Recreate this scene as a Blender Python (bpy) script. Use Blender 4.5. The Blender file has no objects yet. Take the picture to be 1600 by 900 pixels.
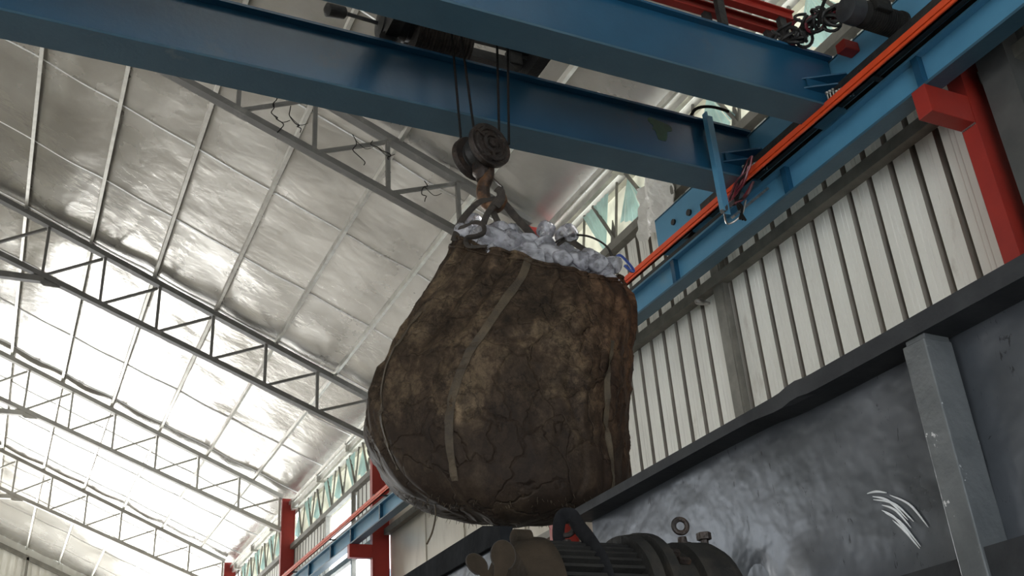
import bpy, bmesh, math, random
from mathutils import Vector, Matrix, noise
PI = math.pi
R = math.radians
random.seed(7)
col = bpy.context.scene.collection
scn = bpy.context.scene

# ------------------------------------------------------------------ camera
CAM_Z = 1.6
yaw, pitch, roll = R(27.06), R(26.96), R(-4.235)
f = Vector((math.sin(yaw) * math.cos(pitch), math.cos(yaw) * math.cos(pitch), math.sin(pitch)))
r0 = f.cross(Vector((0, 0, 1))).normalized()
u0 = r0.cross(f)
cr = r0 * math.cos(roll) + u0 * math.sin(roll)
cu = -r0 * math.sin(roll) + u0 * math.cos(roll)
cam = bpy.data.cameras.new('camera')
cam.sensor_width = 36.0
cam.lens = 1608.6 / 1600 * 36.0
cam.clip_end = 200
co = bpy.data.objects.new('camera', cam)
m = Matrix((cr, cu, -f)).transposed().to_4x4()
m.translation = Vector((0, 0, CAM_Z))
co.matrix_world = m
col.objects.link(co)
scn.camera = co

# ------------------------------------------------------------------ light
scn.view_settings.view_transform = 'Standard'
scn.view_settings.look = 'None'
scn.view_settings.exposure = 0.0
scn.view_settings.gamma = 1.0
scn.view_settings.use_curve_mapping = False
world = bpy.data.worlds.new('overcast_sky')
scn.world = world
world.use_nodes = True
bg = world.node_tree.nodes['Background']
bg.inputs[0].default_value = (0.86, 0.94, 1.0, 1)
bg.inputs[1].default_value = 6.0


def area(name, loc, direction, sx, sy, power, colr=(1, 1, 1), spread=180):
    l = bpy.data.lights.new(name, 'AREA')
    l.shape = 'RECTANGLE'
    l.size, l.size_y = sx, sy
    l.energy = power
    l.color = colr
    l.spread = R(spread)
    o = bpy.data.objects.new(name, l)
    o.location = loc
    o.rotation_euler = Vector(direction).to_track_quat('-Z', 'Y').to_euler()
    col.objects.link(o)
    return o


# daylight entering through the big opening of the far gable and a high left window;
# unseen fill lamps are added at the left and behind the camera
area('far_window_daylight', (-0.8, 37.25, 5.8), (0, -1, 0.0), 11.0, 4.4, 2000, (1.0, 0.985, 0.95))
area('left_ambient_fill', (-14.5, 5.5, 3.0), (1, 0.05, 0.12), 13.0, 4.6, 430, (0.95, 0.97, 1.0))
area('left_window_daylight', (-15.4, 25.5, 6.7), (1, -0.5, -0.1), 12.0, 2.6, 620, (0.90, 0.95, 1.0))
area('rear_ambient_fill', (-3.0, -7.3, 2.8), (0.2, 1, 0.25), 8.0, 5.0, 70, (1.0, 0.97, 0.92))


# ------------------------------------------------------------------ materials
def nmat(name):
    mt = bpy.data.materials.new(name)
    mt.use_nodes = True
    nt = mt.node_tree
    return mt, nt, nt.nodes['Principled BSDF']


def N(nt, typ, **kw):
    n = nt.nodes.new(typ)
    for k, v in kw.items():
        if k in n.inputs:
            n.inputs[k].default_value = v
        else:
            setattr(n, k, v)
    return n


def mat(name, c1, c2=None, scale=3.0, rough=0.5, metal=0.0, bump=0.0, bscale=20.0, stretch=(1, 1, 1),
        lo=0.35, hi=0.65, rough2=None, spec=0.5, c3=None, s3=1.0, lo3=.55, hi3=.7, detail=6):
    mt, nt, b = nmat(name)
    tc = N(nt, 'ShaderNodeTexCoord')
    mp = N(nt, 'ShaderNodeMapping')
    mp.inputs['Scale'].default_value = stretch
    nt.links.new(tc.outputs['Object'], mp.inputs['Vector'])
    b.inputs['Roughness'].default_value = rough
    b.inputs['Metallic'].default_value = metal
    b.inputs['Specular IOR Level'].default_value = spec
    if c2 is None:
        c2 = tuple(x * 0.75 for x in c1)
    nz = N(nt, 'ShaderNodeTexNoise', Scale=scale, Detail=detail, Roughness=0.6)
    nt.links.new(mp.outputs[0], nz.inputs['Vector'])
    rp = N(nt, 'ShaderNodeValToRGB')
    rp.color_ramp.elements[0].position = lo
    rp.color_ramp.elements[0].color = (*c1, 1)
    rp.color_ramp.elements[1].position = hi
    rp.color_ramp.elements[1].color = (*c2, 1)
    nt.links.new(nz.outputs['Fac'], rp.inputs['Fac'])
    out = rp.outputs[0]
    if c3:
        n3 = N(nt, 'ShaderNodeTexNoise', Scale=s3, Detail=8.0, Roughness=0.65)
        nt.links.new(mp.outputs[0], n3.inputs['Vector'])
        mr = N(nt, 'ShaderNodeMapRange')
        mr.inputs['From Min'].default_value = lo3
        mr.inputs['From Max'].default_value = hi3
        nt.links.new(n3.outputs['Fac'], mr.inputs['Value'])
        mx = N(nt, 'ShaderNodeMixRGB')
        mx.inputs[2].default_value = (*c3, 1)
        nt.links.new(mr.outputs[0], mx.inputs[0])
        nt.links.new(out, mx.inputs[1])
        out = mx.outputs[0]
    nt.links.new(out, b.inputs['Base Color'])
    if rough2 is not None:
        mr = N(nt, 'ShaderNodeMapRange')
        mr.inputs['To Min'].default_value = rough
        mr.inputs['To Max'].default_value = rough2
        nt.links.new(nz.outputs['Fac'], mr.inputs['Value'])
        nt.links.new(mr.outputs[0], b.inputs['Roughness'])
    if bump:
        bn = N(nt, 'ShaderNodeTexNoise', Scale=bscale, Detail=5.0)
        nt.links.new(mp.outputs[0], bn.inputs['Vector'])
        bp = N(nt, 'ShaderNodeBump', Strength=bump, Distance=0.02)
        nt.links.new(bn.outputs['Fac'], bp.inputs['Height'])
        nt.links.new(bp.outputs[0], b.inputs['Normal'])
    return mt


M = {}
M['blue'] = mat('blue_paint', (0.016, 0.085, 0.160), (0.012, 0.066, 0.128), 1.6, 0.26, 0, 0.05, 30, c3=(0.04, 0.08, 0.11), s3=2.2, lo3=.6, hi3=.8, spec=.6)
M['blue_flange'] = mat('dusty_and_shaded_blue', (0.042, 0.105, 0.150), (0.032, 0.088, 0.130), 3, 0.42, 0, 0.08, 40, c3=(0.12, 0.16, 0.18), s3=3, lo3=.62, hi3=.8)  # dusty girder flanges; also paints the shade under the runway beam
M['green_patch'] = mat('green_overpaint', (0.012, 0.06, 0.03), (0.02, 0.085, 0.045), 20, 0.4)
M['run_blue'] = mat('light_blue_paint', (0.10, 0.30, 0.46), (0.085, 0.26, 0.41), 2.5, 0.38, 0, 0.04, 30, c3=(0.15, 0.28, 0.36), s3=1.3, lo3=.6, hi3=.75)
M['red'] = mat('red_oxide_paint', (0.36, 0.026, 0.015), (0.29, 0.020, 0.013), 3, 0.5, 0, 0.05, 30, c3=(0.22, 0.05, 0.04), s3=2, lo3=.6, hi3=.8)
M['orange'] = mat('orange_plastic', (0.78, 0.085, 0.02), (0.66, 0.07, 0.02), 4, 0.35)
M['foil'] = None
M['purlin'] = mat('galvanised_purlin', (0.72, 0.70, 0.64), (0.56, 0.54, 0.49), 6, 0.42, 0.6)
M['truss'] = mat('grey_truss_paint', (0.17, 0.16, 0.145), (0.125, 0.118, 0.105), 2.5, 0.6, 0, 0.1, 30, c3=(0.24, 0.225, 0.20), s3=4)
M['truss_hazed'] = mat('hazed_truss_grey', (0.62, 0.59, 0.52), (0.48, 0.45, 0.40), 2.5, 0.6, 0, 0.1, 30)  # far trusses lightened in base colour to stand for haze
M['sheet'] = mat('grey_white_cladding', (0.90, 0.88, 0.80), (0.80, 0.775, 0.70), 2.2, 0.55, 0.0, 0.06, 60, stretch=(1, 1, .35), c3=(0.50, 0.44, 0.36), s3=3.5, lo3=.58, hi3=.78)
M['groove'] = mat('shaded_rib_groove', (0.40, 0.36, 0.31), (0.28, 0.25, 0.215), 4, 0.7, 0, 0.1, 40, stretch=(1, 1, .3))  # shade inside the grooves put into a darker rib colour
M['beige'] = mat('beige_lining_sheet', (0.62, 0.57, 0.48), (0.50, 0.46, 0.38), 1.2, 0.32, 0.15, 0.15, 6, stretch=(1, 1, .3), c3=(0.38, 0.33, 0.26), s3=2, lo3=.55, hi3=.8)
M['girt'] = mat('dusty_girt_steel', (0.25, 0.235, 0.20), (0.17, 0.16, 0.135), 5, 0.7)
M['darkwall'] = mat('dark_grey_cladding', (0.10, 0.10, 0.095), (0.07, 0.07, 0.068), 3, 0.6, 0.0, 0.1, 20)
M['concrete'] = mat('grey_concrete_floor', (0.30, 0.285, 0.26), (0.20, 0.19, 0.175), 1, 0.45, 0, 0.1, 10)
M['black'] = mat('black_greasy_steel', (0.018, 0.018, 0.019), (0.035, 0.033, 0.03), 12, 0.5, 0.2, 0.2, 40)
M['rope'] = mat('dark_wire_rope', (0.012, 0.0115, 0.011), (0.02, 0.018, 0.017), 60, 0.8, 0, spec=.1)
M['rust'] = mat('rusty_dark_iron', (0.022, 0.018, 0.016), (0.045, 0.030, 0.023), 18, 0.5, 0.4, 0.4, 60, c3=(0.11, 0.06, 0.035), s3=9, lo3=.58, hi3=.75)
M['hook'] = mat('worn_orange_hook_iron', (0.05, 0.032, 0.023), (0.20, 0.10, 0.05), 8, 0.5, 0.5, 0.4, 40, lo=.42, hi=.58)
M['strap'] = mat('dirty_brown_webbing', (0.055, 0.043, 0.034), (0.028, 0.023, 0.019), 25, 0.9, 0, 0.3, 90)
M['rim'] = mat('dark_rim_steel', (0.026, 0.027, 0.03), (0.045, 0.047, 0.05), 7, 0.5, 0.0, 0.12, 25, spec=.22)
M['post'] = mat('worn_grey_post_steel', (0.10, 0.108, 0.112), (0.15, 0.158, 0.162), 6, 0.4, 0.3, 0.2, 25, c3=(0.6, 0.6, 0.6), s3=16, lo3=.66, hi3=.68)
M['motor'] = mat('dark_motor_casting', (0.013, 0.0125, 0.012), (0.024, 0.0225, 0.020), 9, 0.7, 0.0, 0.25, 40, spec=.18, c3=(0.06, 0.048, 0.036), s3=3.5, lo3=.58, hi3=.78)
M['dust'] = mat('dust_coated_steel', (0.055, 0.040, 0.027), (0.024, 0.019, 0.014), 7, 0.9, 0, 0.3, 40, spec=.1)
M['sling'] = mat('black_webbing', (0.010, 0.010, 0.011), (0.016, 0.016, 0.017), 30, 0.95, 0, 0.2, 90, spec=.1)
M['chute'] = mat('black_chute_paint', (0.012, 0.0125, 0.014), (0.02, 0.021, 0.023), 9, 0.9, 0, 0.2, 30, spec=.06)
M['galv'] = mat('bright_bolt_steel', (0.5, 0.48, 0.45), (0.3, 0.28, 0.26), 20, 0.3, 0.8)
M['cable'] = mat('maroon_cable_sheath', (0.20, 0.02, 0.03), (0.10, 0.012, 0.02), 10, 0.35)
M['tarp'] = None
M['bluesheet'] = mat('blue_outdoor_sheet', (0.25, 0.45, 0.75), (0.2, 0.38, 0.66), 3, 0.5)


def foil_mat():
    mt, nt, b = nmat('foil_faced_insulation')
    tc = N(nt, 'ShaderNodeTexCoord')
    mp = N(nt, 'ShaderNodeMapping')
    nt.links.new(tc.outputs['Object'], mp.inputs['Vector'])
    n1 = N(nt, 'ShaderNodeTexNoise', Scale=0.55, Detail=5.0, Roughness=0.55)
    n2 = N(nt, 'ShaderNodeTexNoise', Scale=3.5, Detail=8.0, Roughness=0.7)
    for n in (n1, n2):
        nt.links.new(mp.outputs[0], n.inputs['Vector'])
    add = N(nt, 'ShaderNodeMath', operation='ADD')
    nt.links.new(n1.outputs['Fac'], add.inputs[0])
    nt.links.new(n2.outputs['Fac'], add.inputs[1])
    rp = N(nt, 'ShaderNodeValToRGB')
    rp.color_ramp.elements[0].position = 0.34
    rp.color_ramp.elements[0].color = (0.46, 0.435, 0.39, 1)
    rp.color_ramp.elements[1].position = 0.68
    rp.color_ramp.elements[1].color = (0.58, 0.555, 0.51, 1)
    hf = N(nt, 'ShaderNodeMath', operation='MULTIPLY')
    hf.inputs[1].default_value = 0.5
    nt.links.new(add.outputs[0], hf.inputs[0])
    nt.links.new(hf.outputs[0], rp.inputs['Fac'])
    nt.links.new(rp.outputs[0], b.inputs['Base Color'])
    b.inputs['Metallic'].default_value = 0.7
    mr = N(nt, 'ShaderNodeMapRange')
    mr.inputs['From Min'].default_value = 0.35
    mr.inputs['From Max'].default_value = 0.65
    mr.inputs['To Min'].default_value = 0.18
    mr.inputs['To Max'].default_value = 0.30
    nt.links.new(n1.outputs['Fac'], mr.inputs['Value'])
    nt.links.new(mr.outputs[0], b.inputs['Roughness'])
    # fine scrim weave running down the slope, plus soft pillowing
    wv = N(nt, 'ShaderNodeTexWave', Scale=14.0, Distortion=1.0, Detail=1.0)
    wv.bands_direction = 'Y'
    nt.links.new(mp.outputs[0], wv.inputs['Vector'])
    n3 = N(nt, 'ShaderNodeTexNoise', Scale=1.6, Detail=4.0, Roughness=0.5)
    nt.links.new(mp.outputs[0], n3.inputs['Vector'])
    b1 = N(nt, 'ShaderNodeBump', Strength=0.06, Distance=0.01)
    b2 = N(nt, 'ShaderNodeBump', Strength=0.22, Distance=0.10)
    nt.links.new(wv.outputs['Fac'], b1.inputs['Height'])
    nt.links.new(n3.outputs['Fac'], b2.inputs['Height'])
    nt.links.new(b1.outputs[0], b2.inputs['Normal'])
    nt.links.new(b2.outputs[0], b.inputs['Normal'])
    return mt


M['foil'] = foil_mat()
M['seam'] = mat('foil_seam_tape', (0.95, 0.93, 0.88), (0.88, 0.86, 0.81), 5, 0.42, 0.75)


def translucent(name, c, amt=0.6):
    mt, nt, b = nmat(name)
    b.inputs['Base Color'].default_value = (*c, 1)
    b.inputs['Roughness'].default_value = 0.4
    tr = N(nt, 'ShaderNodeBsdfTranslucent')
    tr.inputs[0].default_value = (*c, 1)
    mx = N(nt, 'ShaderNodeMixShader')
    mx.inputs[0].default_value = amt
    nt.links.new(b.outputs[0], mx.inputs[1])
    nt.links.new(tr.outputs[0], mx.inputs[2])
    nt.links.new(mx.outputs[0], nt.nodes['Material Output'].inputs[0])
    tc = N(nt, 'ShaderNodeTexCoord')
    nz = N(nt, 'ShaderNodeTexNoise', Scale=4.0, Detail=6.0)
    nt.links.new(tc.outputs['Object'], nz.inputs['Vector'])
    rp = N(nt, 'ShaderNodeValToRGB')
    rp.color_ramp.elements[0].color = (*[x * .72 for x in c], 1)
    rp.color_ramp.elements[1].color = (*c, 1)
    rp.color_ramp.elements[0].position = .3
    rp.color_ramp.elements[1].position = .6
    nt.links.new(nz.outputs['Fac'], rp.inputs[0])
    nt.links.new(rp.outputs[0], tr.inputs[0])
    nt.links.new(rp.outputs[0], b.inputs['Base Color'])
    return mt


M['pale'] = translucent('pale_translucent_sheet', (0.70, 0.67, 0.58), 0.55)
M['tarp'] = mat('white_crumpled_film', (0.95, 0.93, 0.87), (0.85, 0.82, 0.76), 9, 0.35, 0, 0.5, 14)
M['teal'] = translucent('teal_translucent_sheet', (0.62, 0.86, 0.86), 0.45)


def bag_mat():
    mt, nt, b = nmat('dirty_woven_bag_fabric')
    tc = N(nt, 'ShaderNodeTexCoord')
    sep = N(nt, 'ShaderNodeSeparateXYZ')
    nt.links.new(tc.outputs['Object'], sep.inputs[0])
    mp = N(nt, 'ShaderNodeMapping')
    mp.inputs['Scale'].default_value = (1, 1, 0.8)
    nt.links.new(tc.outputs['Object'], mp.inputs['Vector'])
    n1 = N(nt, 'ShaderNodeTexNoise', Scale=3.2, Detail=12.0, Roughness=0.78)
    n2 = N(nt, 'ShaderNodeTexNoise', Scale=17.0, Detail=10.0, Roughness=0.78, Distortion=0.6)
    nt.links.new(mp.outputs[0], n1.inputs['Vector'])
    nt.links.new(mp.outputs[0], n2.inputs['Vector'])
    r1 = N(nt, 'ShaderNodeValToRGB')
    e = r1.color_ramp.elements
    e[0].position = 0.36
    e[0].color = (0.034, 0.023, 0.016, 1)
    e[1].position = 0.66
    e[1].color = (0.275, 0.195, 0.118, 1)
    mid = e.new(0.5)
    mid.color = (0.092, 0.060, 0.037, 1)
    nt.links.new(n1.outputs['Fac'], r1.inputs[0])
    # reddish rust staining that covers one flank
    mrx = N(nt, 'ShaderNodeMapRange')
    mrx.inputs['From Min'].default_value = 0.05
    mrx.inputs['From Max'].default_value = 0.75
    nt.links.new(sep.outputs['X'], mrx.inputs['Value'])
    mx = N(nt, 'ShaderNodeMixRGB', blend_type='MULTIPLY')
    mx.inputs[2].default_value = (1.0, 0.62, 0.48, 1)
    nt.links.new(mrx.outputs[0], mx.inputs[0])
    nt.links.new(r1.outputs[0], mx.inputs[1])
    # streaky scuffs
    r2 = N(nt, 'ShaderNodeMapRange')
    r2.inputs['From Min'].default_value = 0.42
    r2.inputs['From Max'].default_value = 0.62
    r2.inputs['To Min'].default_value = 0.62
    r2.inputs['To Max'].default_value = 1.3
    nt.links.new(n2.outputs['Fac'], r2.inputs['Value'])
    mm = N(nt, 'ShaderNodeVectorMath', operation='SCALE')
    nt.links.new(mx.outputs[0], mm.inputs[0])
    nt.links.new(r2.outputs[0], mm.inputs['Scale'])
    cl = N(nt, 'ShaderNodeMapRange')
    cl.inputs['From Max'].default_value = 0.035
    cl.inputs['To Min'].default_value = 0.45
    v2 = N(nt, 'ShaderNodeTexVoronoi', Scale=4.2)
    v2.feature = 'DISTANCE_TO_EDGE'
    wob2 = N(nt, 'ShaderNodeTexNoise', Scale=4.0, Detail=6.0, Roughness=.65)
    nt.links.new(tc.outputs['Object'], wob2.inputs['Vector'])
    wm2 = N(nt, 'ShaderNodeMixRGB')
    wm2.inputs[0].default_value = 0.5
    nt.links.new(mp.outputs[0], wm2.inputs[1])
    nt.links.new(wob2.outputs['Color'], wm2.inputs[2])
    nt.links.new(wm2.outputs[0], v2.inputs['Vector'])
    nt.links.new(v2.outputs['Distance'], cl.inputs['Value'])
    mmc = N(nt, 'ShaderNodeVectorMath', operation='SCALE')
    nt.links.new(mm.outputs[0], mmc.inputs[0])
    nt.links.new(cl.outputs[0], mmc.inputs['Scale'])
    # light scuffing and painted highlights on the crest of every wrinkle
    rg = N(nt, 'ShaderNodeTexNoise', Scale=5.5, Detail=7.0, Roughness=0.6, Distortion=0.5)
    rg.noise_type = 'RIDGED_MULTIFRACTAL'
    rg.normalize = True
    mpr = N(nt, 'ShaderNodeMapping')
    mpr.inputs['Scale'].default_value = (1.25, 1.25, .6)
    mpr.inputs['Rotation'].default_value = (0.0, R(12), 0)
    nt.links.new(tc.outputs['Object'], mpr.inputs['Vector'])
    nt.links.new(mpr.outputs[0], rg.inputs['Vector'])
    rgr = N(nt, 'ShaderNodeMapRange')
    rgr.inputs['From Min'].default_value = .35
    rgr.inputs['From Max'].default_value = .85
    rgr.inputs['To Min'].default_value = .60
    rgr.inputs['To Max'].default_value = 2.7
    nt.links.new(rg.outputs['Fac'], rgr.inputs['Value'])
    mmd = N(nt, 'ShaderNodeVectorMath', operation='SCALE')
    nt.links.new(mmc.outputs[0], mmd.inputs[0])
    nt.links.new(rgr.outputs[0], mmd.inputs['Scale'])
    mm = mmd
    # darker towards the bottom, with a ragged edge
    nz3 = N(nt, 'ShaderNodeTexNoise', Scale=2.0, Detail=6.0, Roughness=0.6)
    nt.links.new(tc.outputs['Object'], nz3.inputs['Vector'])
    ad = N(nt, 'ShaderNodeMath', operation='MULTIPLY_ADD')
    ad.inputs[1].default_value = 1.1
    nt.links.new(nz3.outputs['Fac'], ad.inputs[0])
    nt.links.new(sep.outputs['Z'], ad.inputs[2])
    bottom_tone = N(nt, 'ShaderNodeMapRange')
    bottom_tone.inputs['From Min'].default_value = 0.62
    bottom_tone.inputs['From Max'].default_value = 1.15
    bottom_tone.inputs['To Min'].default_value = 0.68
    bottom_tone.inputs['To Max'].default_value = 0.0
    nt.links.new(ad.outputs[0], bottom_tone.inputs['Value'])
    mx2 = N(nt, 'ShaderNodeMixRGB')
    mx2.inputs[2].default_value = (0.024, 0.016, 0.012, 1)
    nt.links.new(bottom_tone.outputs[0], mx2.inputs[0])
    nt.links.new(mm.outputs[0], mx2.inputs[1])
    nt.links.new(mx2.outputs[0], b.inputs['Base Color'])
    b.inputs['Roughness'].default_value = 0.72
    b.inputs['Specular IOR Level'].default_value = 0.18
    # wrinkles
    mu = N(nt, 'ShaderNodeTexNoise', Scale=2.6, Detail=5.0, Roughness=0.55, Distortion=0.4)
    mu.noise_type = 'RIDGED_MULTIFRACTAL'
    mu.normalize = True
    nt.links.new(mp.outputs[0], mu.inputs['Vector'])
    v = N(nt, 'ShaderNodeTexVoronoi', Scale=7.0)
    v.feature = 'DISTANCE_TO_EDGE'
    wob = N(nt, 'ShaderNodeTexNoise', Scale=3.0, Detail=4.0)
    nt.links.new(tc.outputs['Object'], wob.inputs['Vector'])
    wm = N(nt, 'ShaderNodeMixRGB')
    wm.inputs[0].default_value = 0.35
    nt.links.new(mp.outputs[0], wm.inputs[1])
    nt.links.new(wob.outputs['Color'], wm.inputs[2])
    nt.links.new(wm.outputs[0], v.inputs['Vector'])
    vr = N(nt, 'ShaderNodeMapRange')
    vr.inputs['From Max'].default_value = 0.05
    nt.links.new(v.outputs['Distance'], vr.inputs['Value'])
    b1 = N(nt, 'ShaderNodeBump', Strength=0.8, Distance=0.05)
    b2 = N(nt, 'ShaderNodeBump', Strength=0.5, Distance=0.02)
    nt.links.new(mu.outputs['Fac'], b1.inputs['Height'])
    nt.links.new(vr.outputs[0], b2.inputs['Height'])
    nt.links.new(b1.outputs[0], b2.inputs['Normal'])
    nt.links.new(b2.outputs[0], b.inputs['Normal'])
    return mt


M['bag'] = bag_mat()
M['seamtape'] = mat('olive_seam_webbing', (0.095, 0.069, 0.040), (0.045, 0.032, 0.020), 9, 0.7, 0, 0.3, 60)


def ice_mat():
    mt, nt, b = nmat('cloudy_ice')
    b.inputs['Base Color'].default_value = (0.66, 0.645, 0.68, 1)
    b.inputs['Roughness'].default_value = 0.16
    b.inputs['IOR'].default_value = 1.31
    b.inputs['Transmission Weight'].default_value = 0.55
    b.inputs['Subsurface Weight'].default_value = 0.0
    tc = N(nt, 'ShaderNodeTexCoord')
    nz = N(nt, 'ShaderNodeTexNoise', Scale=14.0, Detail=5.0)
    nt.links.new(tc.outputs['Object'], nz.inputs['Vector'])
    mr = N(nt, 'ShaderNodeMapRange')
    mr.inputs['From Min'].default_value = .4
    mr.inputs['From Max'].default_value = .6
    mr.inputs['To Min'].default_value = .35
    mr.inputs['To Max'].default_value = .85
    nt.links.new(nz.outputs['Fac'], mr.inputs['Value'])
    nt.links.new(mr.outputs[0], b.inputs['Transmission Weight'])
    bp = N(nt, 'ShaderNodeBump', Strength=0.3, Distance=0.02)
    nt.links.new(nz.outputs['Fac'], bp.inputs['Height'])
    nt.links.new(bp.outputs[0], b.inputs['Normal'])
    return mt


M['ice'] = ice_mat()


def hopper_mat():
    mt, nt, b = nmat('scuffed_hopper_plate')
    tc = N(nt, 'ShaderNodeTexCoord')
    sep = N(nt, 'ShaderNodeSeparateXYZ')
    nt.links.new(tc.outputs['Object'], sep.inputs[0])
    n1 = N(nt, 'ShaderNodeTexNoise', Scale=2.2, Detail=6.0, Roughness=0.6)
    n2 = N(nt, 'ShaderNodeTexNoise', Scale=26.0, Detail=5.0, Roughness=0.6, Distortion=1.5)
    mp2 = N(nt, 'ShaderNodeMapping')
    mp2.inputs['Scale'].default_value = (1, 1.2, 0.45)
    nt.links.new(tc.outputs['Object'], mp2.inputs['Vector'])
    nt.links.new(tc.outputs['Object'], n1.inputs['Vector'])
    nt.links.new(mp2.outputs[0], n2.inputs['Vector'])
    rp = N(nt, 'ShaderNodeValToRGB')
    rp.color_ramp.elements[0].position = .35
    rp.color_ramp.elements[0].color = (0.085, 0.093, 0.105, 1)
    rp.color_ramp.elements[1].position = .7
    rp.color_ramp.elements[1].color = (0.15, 0.16, 0.18, 1)
    nt.links.new(n1.outputs['Fac'], rp.inputs[0])
    # small dark splashes, dense towards the feeding end of the plate (+Y)
    dens = N(nt, 'ShaderNodeMapRange')
    dens.inputs['From Min'].default_value = 2.2
    dens.inputs['From Max'].default_value = 4.0
    dens.inputs['To Min'].default_value = -0.02
    dens.inputs['To Max'].default_value = 0.13
    nt.links.new(sep.outputs['Y'], dens.inputs['Value'])
    sm = N(nt, 'ShaderNodeMath', operation='ADD')
    nt.links.new(n2.outputs['Fac'], sm.inputs[0])
    nt.links.new(dens.outputs[0], sm.inputs[1])
    sp = N(nt, 'ShaderNodeMapRange')
    sp.inputs['From Min'].default_value = 0.62
    sp.inputs['From Max'].default_value = 0.67
    nt.links.new(sm.outputs[0], sp.inputs['Value'])
    mx = N(nt, 'ShaderNodeMixRGB')
    mx.inputs[2].default_value = (0.05, 0.053, 0.06, 1)
    nt.links.new(sp.outputs[0], mx.inputs[0])
    nt.links.new(rp.outputs[0], mx.inputs[1])
    nt.links.new(mx.outputs[0], b.inputs['Base Color'])
    b.inputs['Metallic'].default_value = 0.6
    mr = N(nt, 'ShaderNodeMapRange')
    mr.inputs['To Min'].default_value = 0.22
    mr.inputs['To Max'].default_value = 0.38
    nt.links.new(n1.outputs['Fac'], mr.inputs['Value'])
    nt.links.new(mr.outputs[0], b.inputs['Roughness'])
    bp = N(nt, 'ShaderNodeBump', Strength=0.35, Distance=0.03)
    n4 = N(nt, 'ShaderNodeTexNoise', Scale=5.0, Detail=3.0)
    nt.links.new(tc.outputs['Object'], n4.inputs['Vector'])
    nt.links.new(n4.outputs['Fac'], bp.inputs['Height'])
    nt.links.new(bp.outputs[0], b.inputs['Normal'])
    return mt


M['hopper'] = hopper_mat()
M['scratch'] = mat('bright_bare_metal', (0.95, 0.96, 0.97), (0.85, 0.86, 0.87), 30, 0.45, 0.1)


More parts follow.
